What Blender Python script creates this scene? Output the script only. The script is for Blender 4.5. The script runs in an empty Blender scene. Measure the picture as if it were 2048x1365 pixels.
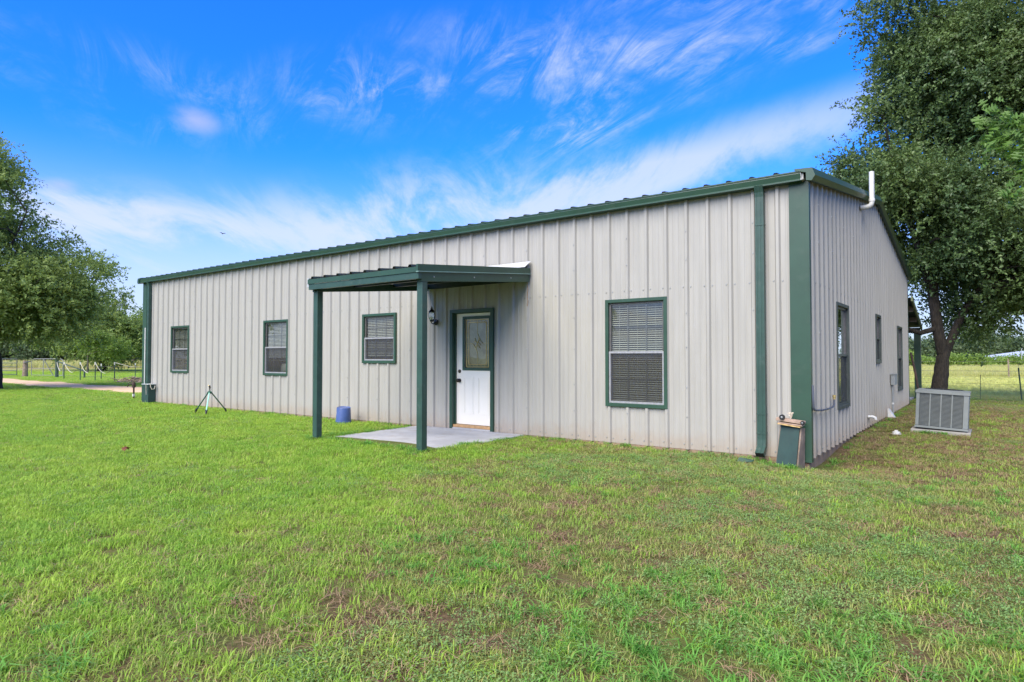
import bpy, bmesh, math, random
import numpy as np
from mathutils import Vector, Matrix
R = math.radians
random.seed(7)
rng = np.random.default_rng(11)
scene = bpy.context.scene
col = scene.collection

# ------------------------------------------------------------------ camera
CAM = (1.8087, -8.6135, 1.2747)
cam_data = bpy.data.cameras.new('camera')
cam_data.sensor_width = 36
cam_data.lens = 1273.79 / 2048 * 36
cam_data.clip_start = 0.05
cam_data.clip_end = 5000
cam = bpy.data.objects.new('camera', cam_data)
col.objects.link(cam)
cam.location = CAM
cam.rotation_euler = (math.pi / 2 + .0262, 0, .6421)
scene.camera = cam

# ------------------------------------------------------------------ light
SUN_EL, SUN_AZ = 43, 176          # azimuth clockwise from +y: the veiled sun stands behind the camera
sd = Vector((math.sin(R(SUN_AZ)) * math.cos(R(SUN_EL)), math.cos(R(SUN_AZ)) * math.cos(R(SUN_EL)), math.sin(R(SUN_EL))))
sun_data = bpy.data.lights.new('sun', 'SUN')
sun_data.energy = 1.5
sun_data.angle = R(56)
sun_data.color = (1, .91, .76)
sun = bpy.data.objects.new('sun', sun_data)
col.objects.link(sun)
sun.rotation_euler = sd.to_track_quat('Z', 'Y').to_euler()
sun.location = (-10, -30, 30)

scene.view_settings.view_transform = 'Standard'
scene.view_settings.look = 'None'
scene.view_settings.gamma = 1
scene.view_settings.use_curve_mapping = False
scene.view_settings.exposure = 2.32
scene.render.engine = 'CYCLES'


class NT:
    """small node-tree writer"""
    def __init__(s, tree):
        s.t = tree; s.n = tree.nodes; s.l = tree.links
    def new(s, typ, **kw):
        n = s.n.new(typ)
        for k, v in kw.items():
            if k.startswith('i_'):
                key = k[2:]
                key = int(key) if key.isdigit() else key.replace('_', ' ')
                s.set(n.inputs[key], v)
            else:
                setattr(n, k, v)
        return n
    def set(s, sock, v):
        if isinstance(v, bpy.types.NodeSocket):
            s.l.new(v, sock)
        else:
            sock.default_value = v
    def math(s, op, a, b=0.0, c=None, clamp=False):
        n = s.new('ShaderNodeMath', operation=op, use_clamp=clamp)
        s.set(n.inputs[0], a); s.set(n.inputs[1], b)
        if c is not None: s.set(n.inputs[2], c)
        return n.outputs[0]
    def mix(s, fac, a, b, blend='MIX'):
        n = s.new('ShaderNodeMix', data_type='RGBA', blend_type=blend)
        s.set(n.inputs[0], fac)
        s.set(n.inputs[6], a if isinstance(a, bpy.types.NodeSocket) else (*a, 1))
        s.set(n.inputs[7], b if isinstance(b, bpy.types.NodeSocket) else (*b, 1))
        return n.outputs[2]
    def noise(s, vec, scale, detail=4, rough=.55, dist=0.0, dims='3D'):
        n = s.new('ShaderNodeTexNoise', noise_dimensions=dims)
        if vec is not None: s.l.new(vec, n.inputs['Vector'])
        n.inputs['Scale'].default_value = scale
        n.inputs['Detail'].default_value = detail
        n.inputs['Roughness'].default_value = rough
        n.inputs['Distortion'].default_value = dist
        return n.outputs[0]
    def ramp(s, fac, stops, interp='LINEAR'):
        n = s.new('ShaderNodeValToRGB')
        n.color_ramp.interpolation = interp
        els = n.color_ramp.elements
        while len(els) < len(stops): els.new(.5)
        for e, (p, c) in zip(els, stops):
            e.position = p
            e.color = (c, c, c, 1) if isinstance(c, (int, float)) else (*c, 1)
        s.set(n.inputs[0], fac)
        return n.outputs[0]
    def smooth(s, v, a, b):
        n = s.new('ShaderNodeMapRange', interpolation_type='SMOOTHSTEP')
        s.set(n.inputs[0], v); n.inputs[1].default_value = a; n.inputs[2].default_value = b
        return n.outputs[0]


CIR_ROT, CIR_LOC, BIG_LOC, SH_ROT, SH_LOC = 28, (3.1, 1.7), (7.3, 2.2), 50, (1.9, 4.4)
# ------------------------------------------------------------------ world: daylight sky with thin cirrus
world = bpy.data.worlds.new('World')
scene.world = world
world.use_nodes = True
w = NT(world.node_tree)
w.n.clear()
sky = w.new('ShaderNodeTexSky', sky_type='NISHITA')
sky.sun_disc = False
sky.sun_elevation = R(SUN_EL)
sky.sun_rotation = R(SUN_AZ)
sky.air_density = 1.0
sky.dust_density = .4
sky.ozone_density = 2.5
blue = w.mix(1.0, sky.outputs[0], (.070, .43, 1.06), 'MULTIPLY')
tc = w.new('ShaderNodeTexCoord')
sep = w.new('ShaderNodeSeparateXYZ', i_0=tc.outputs['Generated'])
dz = w.math('MAXIMUM', sep.outputs[2], 0.0)
den = w.math('ADD', dz, .16)
px_ = w.math('DIVIDE', sep.outputs[0], den)
py_ = w.math('DIVIDE', sep.outputs[1], den)
plane = w.new('ShaderNodeCombineXYZ', i_0=px_, i_1=py_).outputs[0]
def sheet_noise(rot, scale, loc, nscale, detail, rough, dist):
    a = w.new('ShaderNodeMapping', i_Vector=plane, vector_type='POINT')
    a.inputs['Rotation'].default_value = (0, 0, R(rot))
    b = w.new('ShaderNodeMapping', i_Vector=a.outputs[0])
    b.inputs['Scale'].default_value = (*scale, 1)
    b.inputs['Location'].default_value = (*loc, 0)
    return w.noise(b.outputs[0], nscale, detail, rough, dist)
# cloud patches: centre direction, half length and half width (as tangents), slant, weight
def look(px, py):
    r_, u_ = (px - 1024) / 1273.8, (682.5 - py) / 1273.8
    cp, sp_ = math.cos(.0262), math.sin(.0262)
    d = cp - u_ * sp_
    return Vector((r_ * math.cos(.6421) - d * math.sin(.6421), r_ * math.sin(.6421) + d * math.cos(.6421), sp_ + u_ * cp)).normalized()
def patch(c, hl, hw, slant, wt):
    up = Vector((0, 0, 1)); t1 = c.cross(up).normalized(); t2 = t1.cross(c).normalized()
    a_ = R(slant)
    e1 = (t1 * math.cos(a_) + t2 * math.sin(a_)) / hl; e2 = (t2 * math.cos(a_) - t1 * math.sin(a_)) / hw
    def dot(v): return w.new('ShaderNodeVectorMath', operation='DOT_PRODUCT', i_0=tc.outputs['Generated'], i_1=tuple(v)).outputs['Value']
    da, db, dc = dot(e1), dot(e2), dot(c)
    q = w.math('SQRT', w.math('ADD', w.math('MULTIPLY', da, da), w.math('MULTIPLY', db, db)))
    g_ = w.math('MULTIPLY', w.math('SUBTRACT', 1.0, w.smooth(q, .0, 1.25)), w.math('GREATER_THAN', dc, .2))
    return w.math('MULTIPLY', g_, wt)
def total(ps):
    t_ = None
    for p_ in ps:
        q = patch(*p_); t_ = q if t_ is None else w.math('ADD', t_, q)
    return w.math('MINIMUM', t_, 1.0)
def azel(az, el): return Vector((math.sin(R(az)) * math.cos(R(el)), math.cos(R(az)) * math.cos(R(el)), math.sin(R(el))))
wisps = [(look(850, 150), .31, .075, 13, .62), (look(1290, 110), .30, .115, 24, .70), (look(1610, 42), .07, .045, 5, 1.0),
         (look(150, 165), .17, .06, -20, .28), (look(330, 150), .13, .04, -12, .30), (look(1110, 264), .13, .03, 6, .75)]
low_c = [(look(960, 405), .34, .085, 6, .95), (look(1400, 320), .44, .052, 12, .95), (look(420, 470), .55, .075, 3, .75), (look(175, 417), .20, .034, -2, .75)]
puffs = [(look(394, 241), .034, .019, -8, .9), (look(122, 371), .024, .010, 0, .7)]
# away from these the sky is strewn with the same kind of wisps by noise
away = w.new('ShaderNodeVectorMath', operation='DOT_PRODUCT', i_0=tc.outputs['Generated'], i_1=tuple(look(1024, 300))).outputs['Value']
away = w.math('SUBTRACT', 1.0, w.smooth(away, .50, .74))
strewn = w.math('MULTIPLY', w.smooth(sheet_noise(0, (1, 1), (7.3, 2.2), .75, 2, .5, .2), .40, .60), away)
# fine fibrous texture drawn out by the wind
fib = sheet_noise(CIR_ROT, (.50, 1.7), CIR_LOC, 4.6, 9, .70, .8)
brk = sheet_noise(10, (1, 1), BIG_LOC, 2.6, 6, .60, .4)
cirrus = w.math('MULTIPLY', w.smooth(fib, .40, .72), w.smooth(brk, .34, .62))
cirrus = w.math('MULTIPLY', cirrus, w.math('MAXIMUM', total(wisps), strewn))
cirrus = w.math('MULTIPLY', cirrus, 1.05, clamp=True)
sheet = sheet_noise(SH_ROT, (.40, 1.0), SH_LOC, 2.4, 9, .66, .5)
lowm = w.math('MAXIMUM', total(low_c), w.math('MULTIPLY', strewn, w.math('SUBTRACT', 1.0, w.smooth(dz, .1, .35))))
sheetm = w.math('MULTIPLY', w.smooth(w.math('ADD', sheet, w.math('MULTIPLY', lowm, .10)), .42, .68), lowm)
puff = w.math('MULTIPLY', total(puffs), w.smooth(brk, .25, .55))
# pale horizon haze and a thin even veil added above the view to whiten the blue fill light
veil = w.math('MULTIPLY', w.math('SUBTRACT', 1.0, w.smooth(dz, .02, .31)), .86)
over = w.math('MULTIPLY', w.smooth(dz, .58, .98), .62)
def cover(a, b): return w.math('SUBTRACT', 1.0, w.math('MULTIPLY', w.math('SUBTRACT', 1.0, a), w.math('SUBTRACT', 1.0, b)))
m = cover(cirrus, w.math('MULTIPLY', sheetm, .70))
m = cover(m, veil)
m = cover(m, over)
lp = w.mix(m, blue, (2.62, 2.74, 3.02))
lp = w.mix(w.math('MULTIPLY', puff, .5), lp, (2.45, 2.28, 2.6))
bg = w.new('ShaderNodeBackground', i_Color=lp, i_Strength=.065)
world.cycles.sampling_method = 'MANUAL'
world.cycles.sample_map_resolution = 512
out = w.new('ShaderNodeOutputWorld', i_Surface=bg.outputs[0])

# ------------------------------------------------------------------ helpers
def tag(o, label=None, cat=None, group=None, kind=None):
    if label: o['label'] = label
    if cat: o['category'] = cat
    if group: o['group'] = group
    if kind: o['kind'] = kind
    return o

def thing(name, loc, label, cat, group=None):
    o = bpy.data.objects.new(name, None)
    col.objects.link(o)
    o.empty_display_size = .1
    o.location = loc
    return tag(o, label, cat, group)

def wloc(o):
    v = Vector((0, 0, 0))
    while o is not None:
        v = v + o.location; o = o.parent
    return v

class MB:
    """collects shapes given in world coordinates, builds one mesh object"""
    def __init__(s): s.v = []; s.f = []
    def add(s, verts, faces):
        b = len(s.v)
        s.v += [tuple(p) for p in verts]
        s.f += [tuple(i + b for i in f) for f in faces]
        return s
    def box(s, x0, x1, y0, y1, z0, z1):
        v = [(x, y, z) for x in (x0, x1) for y in (y0, y1) for z in (z0, z1)]
        return s.add(v, [(0, 1, 3, 2), (4, 6, 7, 5), (0, 4, 5, 1), (2, 3, 7, 6), (0, 2, 6, 4), (1, 5, 7, 3)])
    def obox(s, c, ax, ay, az, hx, hy, hz):
        c, ax, ay, az = Vector(c), Vector(ax), Vector(ay), Vector(az)
        v = [c + ax * hx * i + ay * hy * j + az * hz * k for i in (-1, 1) for j in (-1, 1) for k in (-1, 1)]
        return s.add(v, [(0, 1, 3, 2), (4, 6, 7, 5), (0, 4, 5, 1), (2, 3, 7, 6), (0, 2, 6, 4), (1, 5, 7, 3)])
    def prism(s, secs, cap=True):
        """secs: list of equal-length closed loops"""
        n = len(secs[0]); b = []
        for sec in secs: b += sec
        f = []
        for k in range(len(secs) - 1):
            for i in range(n):
                j = (i + 1) % n
                f.append((k * n + i, k * n + j, (k + 1) * n + j, (k + 1) * n + i))
        if cap:
            f.append(tuple(reversed(range(n))))
            f.append(tuple((len(secs) - 1) * n + i for i in range(n)))
        return s.add(b, f)
    def tube(s, pts, rad, n=8, cap=True):
        pts = [Vector(p) for p in pts]
        if not hasattr(rad, '__len__'): rad = [rad] * len(pts)
        secs = []; up = None
        for i, p in enumerate(pts):
            t = (pts[min(i + 1, len(pts) - 1)] - pts[max(i - 1, 0)]).normalized()
            if up is None:
                up = Vector((0, 0, 1)) if abs(t.z) < .9 else Vector((1, 0, 0))
            a = t.cross(up).normalized(); b = a.cross(t).normalized(); up = b
            secs.append([p + (a * math.cos(2 * math.pi * k / n) + b * math.sin(2 * math.pi * k / n)) * rad[i] for k in range(n)])
        return s.prism(secs, cap)
    def lathe(s, prof, c, n=16, M=None, cap=True):
        """prof: list of (r,z) round the z axis at c; M an optional rotation"""
        secs = []
        for r_, z_ in prof:
            ring = [Vector((r_ * math.cos(2 * math.pi * k / n), r_ * math.sin(2 * math.pi * k / n), z_)) for k in range(n)]
            secs.append([Vector(c) + (M @ q if M else q) for q in ring])
        return s.prism(secs, cap)
    def build(s, name, mat, parent=None, smooth=False, bevel=0):
        me = bpy.data.meshes.new(name)
        off = wloc(parent) if parent else Vector((0, 0, 0))
        me.from_pydata([(p[0] - off[0], p[1] - off[1], p[2] - off[2]) for p in s.v], [], s.f)
        bm = bmesh.new(); bm.from_mesh(me)
        bmesh.ops.recalc_face_normals(bm, faces=bm.faces)
        bm.to_mesh(me); bm.free()
        if smooth:
            me.polygons.foreach_set('use_smooth', [True] * len(me.polygons))
            me.set_sharp_from_angle(angle=R(40))
        me.materials.append(mat)
        o = bpy.data.objects.new(name, me)
        col.objects.link(o)
        o.parent = parent
        if bevel:
            bv = o.modifiers.new('bevel', 'BEVEL'); bv.width = bevel; bv.segments = 2; bv.limit_method = 'ANGLE'
        return o

def np_mesh(name, V, F, mat, parent=None, attrs=None, smooth=False):
    """V (n,3) world coords; F (m,k) with constant k"""
    off = np.array(wloc(parent)) if parent else np.zeros(3)
    V = np.asarray(V, np.float32) - off.astype(np.float32)
    me = bpy.data.meshes.new(name)
    m_, k = F.shape
    me.vertices.add(len(V)); me.vertices.foreach_set('co', V.ravel())
    me.loops.add(m_ * k); me.loops.foreach_set('vertex_index', F.astype(np.int32).ravel())
    me.polygons.add(m_)
    me.polygons.foreach_set('loop_start', np.arange(0, m_ * k, k, dtype=np.int32))
    me.polygons.foreach_set('loop_total', np.full(m_, k, np.int32))
    me.update(calc_edges=True)
    if smooth: me.polygons.foreach_set('use_smooth', np.ones(m_, bool))
    for nm, arr in (attrs or {}).items():
        a = me.attributes.new(nm, 'FLOAT', 'POINT'); a.data.foreach_set('value', np.asarray(arr, np.float32))
    if mat: me.materials.append(mat)
    o = bpy.data.objects.new(name, me)
    col.objects.link(o); o.parent = parent
    return o

def vnoise(x, y, seed=0):
    """smooth value noise 0..1 (numpy)"""
    x = np.asarray(x, float); y = np.asarray(y, float)
    xi = np.floor(x).astype(np.int64); yi = np.floor(y).astype(np.int64)
    fx = x - xi; fy = y - yi
    fx = fx * fx * (3 - 2 * fx); fy = fy * fy * (3 - 2 * fy)
    def h(a, b):
        n = (a * 374761393 + b * 668265263 + seed * 1442695041) & 0x7fffffff
        n = ((n ^ (n >> 13)) * 1274126177) & 0x7fffffff
        return ((n ^ (n >> 16)) & 0xffff) / 65535.0
    return (h(xi, yi) * (1 - fx) + h(xi + 1, yi) * fx) * (1 - fy) + (h(xi, yi + 1) * (1 - fx) + h(xi + 1, yi + 1) * fx) * fy
def fbm(x, y, seed=0, oct=4):
    s = 0; a = .5; t = 0
    for k in range(oct):
        s = s + a * vnoise(np.asarray(x) * 2 ** k + k * 17.3, np.asarray(y) * 2 ** k - k * 9.1, seed + k); t += a; a *= .5
    return s / t

# ------------------------------------------------------------------ materials
def material(name):
    m_ = bpy.data.materials.new(name); m_.use_nodes = True
    t = NT(m_.node_tree); t.n.clear()
    o = t.new('ShaderNodeOutputMaterial')
    return m_, t, o

def simple(name, colr, rough=.5, metal=0, spec=.5, var=.12, nscale=6, bump=0, bscale=60, dirt=None, dirt_amt=0, coat=0):
    m_, t, o = material(name)
    pos = t.new('ShaderNodeNewGeometry').outputs['Position']
    n = t.noise(pos, nscale, 5, .6)
    c = t.mix(t.smooth(n, .3, .7), tuple(x * (1 - var) for x in colr), tuple(min(1, x * (1 + var)) for x in colr))
    if dirt:
        d = t.smooth(t.noise(pos, nscale * 2.3, 6, .65), .52, .72)
        c = t.mix(t.math('MULTIPLY', d, dirt_amt), c, dirt)
    p = t.new('ShaderNodeBsdfPrincipled', i_Base_Color=c, i_Roughness=rough, i_Metallic=metal)
    p.inputs['Specular IOR Level'].default_value = spec
    p.inputs['Coat Weight'].default_value = coat
    if bump:
        b = t.new('ShaderNodeBump', i_Strength=bump, i_Distance=.01, i_Height=t.noise(pos, bscale, 4, .6))
        t.l.new(b.outputs[0], p.inputs['Normal'])
    t.l.new(p.outputs[0], o.inputs[0])
    return m_

def siding_material():
    m_, t, o = material('siding_metal')
    g = t.new('ShaderNodeNewGeometry'); pos = g.outputs['Position']
    sp = t.new('ShaderNodeSeparateXYZ', i_0=pos)
    mp = t.new('ShaderNodeMapping', i_Vector=pos); mp.inputs['Scale'].default_value = (5, 5, .35)
    st = t.noise(mp.outputs[0], 2.2, 6, .6)
    c = t.mix(t.smooth(st, .3, .72), (.312, .302, .270), (.352, .341, .307))
    # grime: vertical streaks and blotches
    mp2 = t.new('ShaderNodeMapping', i_Vector=pos); mp2.inputs['Scale'].default_value = (9, 9, .6)
    st2 = t.smooth(t.noise(mp2.outputs[0], 3.0, 5, .6), .60, .80)
    c = t.mix(t.math('MULTIPLY', st2, .20), c, (.26, .25, .23))
    # soil splashed up from the ground, with an uneven upper edge
    h = t.math('ADD', sp.outputs[2], t.math('MULTIPLY', t.noise(pos, 5.5, 5, .65), -.42))
    spl = t.math('SUBTRACT', 1.0, t.smooth(h, -.22, .10))
    c = t.mix(t.math('MULTIPLY', spl, .55), c, (.30, .215, .145))
    # dust film
    h2 = t.math('SUBTRACT', 1.0, t.smooth(t.math('ADD', sp.outputs[2], t.math('MULTIPLY', st, -.8)), -.2, .6))
    c = t.mix(t.math('MULTIPLY', h2, .22), c, (.36, .34, .31))
    p = t.new('ShaderNodeBsdfPrincipled', i_Base_Color=c)
    p.inputs['Roughness'].default_value = .38
    p.inputs['Specular IOR Level'].default_value = .4
    b = t.new('ShaderNodeBump', i_Strength=.22, i_Distance=.02, i_Height=t.noise(pos, 2.6, 3, .5))
    b2 = t.new('ShaderNodeBump', i_Strength=.06, i_Distance=.002, i_Height=t.noise(pos, 180, 2, .5), i_Normal=b.outputs[0])
    t.l.new(b2.outputs[0], p.inputs['Normal'])
    t.l.new(p.outputs[0], o.inputs[0])
    return m_

def leaf_material(name, c0, c1, c2, trans=.35, gloss=.32):
    m_, t, o = material(name)
    a = t.new('ShaderNodeAttribute', attribute_name='rnd').outputs['Fac']
    pos = t.new('ShaderNodeNewGeometry').outputs['Position']
    n = t.smooth(t.noise(pos, .55, 3, .55), .35, .68)
    c = t.mix(a, c0, c1)
    c = t.mix(t.math('MULTIPLY', n, .75), c, c2)
    d = t.new('ShaderNodeBsdfPrincipled', i_Base_Color=c, i_Roughness=.42)
    d.inputs['Specular IOR Level'].default_value = gloss
    tr = t.new('ShaderNodeBsdfTranslucent', i_Color=t.mix(.5, c, tuple(min(1, x * 1.6) for x in c2)))
    mx = t.new('ShaderNodeMixShader', i_0=trans, i_1=d.outputs[0], i_2=tr.outputs[0])
    t.l.new(mx.outputs[0], o.inputs[0])
    return m_

def grass_material(name, cols, dry, dryamt=.0, trans=.42):
    """cols: three greens; dry straw mixed in by instance random and patch noise"""
    m_, t, o = material(name)
    oi = t.new('ShaderNodeObjectInfo').outputs['Random']
    a = t.new('ShaderNodeAttribute', attribute_name='rnd').outputs['Fac']
    pos = t.new('ShaderNodeNewGeometry').outputs['Position']
    n = t.smooth(t.noise(pos, .45, 4, .6), .33, .68)
    n2 = t.smooth(t.noise(pos, 1.9, 3, .6), .35, .7)
    c = t.mix(n, cols[0], cols[1])
    c = t.mix(t.math('MULTIPLY', n2, .7), c, cols[2])
    c = t.mix(t.math('MULTIPLY', oi, .45), c, cols[1])
    dd = t.math('ADD', a, dryamt)
    dd = t.smooth(dd, .90, 1.0)
    c = t.mix(t.math('MULTIPLY', dd, .85), c, dry)
    d = t.new('ShaderNodeBsdfPrincipled', i_Base_Color=c, i_Roughness=.5)
    d.inputs['Specular IOR Level'].default_value = .28
    tr = t.new('ShaderNodeBsdfTranslucent', i_Color=c)
    mx = t.new('ShaderNodeMixShader', i_0=trans, i_1=d.outputs[0], i_2=tr.outputs[0])
    t.l.new(mx.outputs[0], o.inputs[0])
    return m_

def glass_material(name, tint=(.9, .95, .93), refl=1.0):
    m_, t, o = material(name)
    ge = t.new('ShaderNodeNewGeometry'); pos = ge.outputs['Position']
    dt = t.new('ShaderNodeVectorMath', operation='DOT_PRODUCT', i_0=ge.outputs['Incoming'], i_1=ge.outputs['Normal'])
    cs = t.math('SUBTRACT', 1.0, t.math('ABSOLUTE', dt.outputs['Value']))
    fres = t.math('ADD', .043, t.math('MULTIPLY', t.math('POWER', cs, 5.0), .957))
    b = t.new('ShaderNodeBump', i_Strength=.03, i_Distance=.02, i_Height=t.noise(pos, 3.5, 2, .5))
    tp = t.new('ShaderNodeBsdfTransparent', i_Color=(*tint, 1))
    gl = t.new('ShaderNodeBsdfGlossy', i_Color=(1, 1, 1, 1), i_Roughness=.01)
    t.l.new(b.outputs[0], gl.inputs['Normal'])
    f = t.math('MULTIPLY', fres, 3.0 * refl, clamp=True)   # two panes
    mx = t.new('ShaderNodeMixShader', i_0=f, i_1=tp.outputs[0], i_2=gl.outputs[0])
    t.l.new(mx.outputs[0], o.inputs[0])
    return m_

def screen_material():
    m_, t, o = material('insect_screen')
    tp = t.new('ShaderNodeBsdfTransparent', i_Color=(.9, .9, .9, 1))
    d = t.new('ShaderNodeBsdfPrincipled', i_Base_Color=(.045, .045, .05, 1), i_Roughness=.7)
    pos = t.new('ShaderNodeNewGeometry').outputs['Position']
    n = t.noise(pos, 9, 4, .6)
    f = t.math('ADD', .34, t.math('MULTIPLY', n, .12))
    mx = t.new('ShaderNodeMixShader', i_0=f, i_1=tp.outputs[0], i_2=d.outputs[0])
    t.l.new(mx.outputs[0], o.inputs[0])
    return m_

def bark_material(name, c0, c1):
    m_, t, o = material(name)
    pos = t.new('ShaderNodeNewGeometry').outputs['Position']
    mp = t.new('ShaderNodeMapping', i_Vector=pos); mp.inputs['Scale'].default_value = (9, 9, 2.0)
    n = t.noise(mp.outputs[0], 3, 7, .68, .6)
    c = t.mix(t.smooth(n, .35, .68), c0, c1)
    p = t.new('ShaderNodeBsdfPrincipled', i_Base_Color=c, i_Roughness=.9)
    b = t.new('ShaderNodeBump', i_Strength=.9, i_Distance=.04, i_Height=n)
    t.l.new(b.outputs[0], p.inputs['Normal'])
    t.l.new(p.outputs[0], o.inputs[0])
    return m_

def ground_material():
    m_, t, o = material('ground_soil_and_turf')
    pos = t.new('ShaderNodeNewGeometry').outputs['Position']
    sp = t.new('ShaderNodeSeparateXYZ', i_0=pos)
    X, Y = sp.outputs[0], sp.outputs[1]
    fine = t.noise(pos, 22, 6, .7)
    mid = t.noise(pos, 1.6, 5, .6)
    # turf base under the blades
    turf = t.mix(t.smooth(mid, .3, .7), (.085, .115, .024), (.135, .165, .038))
    turf = t.mix(t.math('MULTIPLY', t.smooth(fine, .4, .7), .6), turf, (.15, .125, .06))
    soil = t.mix(t.smooth(fine, .3, .7), (.075, .038, .026), (.19, .105, .074))
    # drier to the right of the porch and along the gable end
    dry = t.smooth(t.math('ADD', X, t.math('MULTIPLY', mid, 3.0)), -5.2, .2)
    near = t.math('SUBTRACT', 1.0, t.smooth(Y, 12.0, 15.0))
    dry = t.math('MULTIPLY', dry, near)
    c = t.mix(t.math('MULTIPLY', dry, t.math('MULTIPLY', t.smooth(t.noise(pos, .9, 5, .6), .36, .62), .8)), turf, soil)
    # mown pasture on the far side of the fence, brighter and yellower
    past = t.smooth(Y, 15.5, 17.5)
    pcol = t.mix(t.smooth(t.noise(pos, .22, 5, .6), .3, .7), (.42, .47, .090), (.56, .55, .16))
    pcol = t.mix(t.math('MULTIPLY', t.smooth(fine, .4, .75), .35), pcol, (.30, .36, .07))
    right = t.smooth(X, -16.0, -13.0)
    c = t.mix(t.math('MULTIPLY', past, right), c, pcol)
    # tall pale meadow farther out
    mead = t.smooth(Y, 45.0, 47.0)
    mcol = t.mix(t.smooth(t.noise(pos, .12, 6, .65), .3, .7), (.34, .36, .11), (.46, .44, .19))
    c = t.mix(mead, c, mcol)
    # left of the drive
    pen = t.math('SUBTRACT', 1.0, t.smooth(X, -23.0, -21.0))
    pencol = t.mix(t.smooth(t.noise(pos, .3, 5, .6), .3, .7), (.20, .27, .045), (.30, .34, .075))
    c = t.mix(t.math('MULTIPLY', pen, t.smooth(Y, -1.5, 5.5)), c, pencol)
    farl = t.math('MULTIPLY', t.math('SUBTRACT', 1.0, t.smooth(X, -95.0, -80.0)), 1.0)
    fcol = t.mix(t.smooth(t.noise(pos, .15, 6, .65), .3, .7), (.23, .19, .09), (.30, .27, .12))
    c = t.mix(farl, c, fcol)
    p = t.new('ShaderNodeBsdfPrincipled', i_Base_Color=c, i_Roughness=.95)
    p.inputs['Specular IOR Level'].default_value = .1
    b = t.new('ShaderNodeBump', i_Strength=.8, i_Distance=.03, i_Height=t.noise(pos, 35, 5, .7))
    t.l.new(b.outputs[0], p.inputs['Normal'])
    t.l.new(p.outputs[0], o.inputs[0])
    return m_

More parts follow.
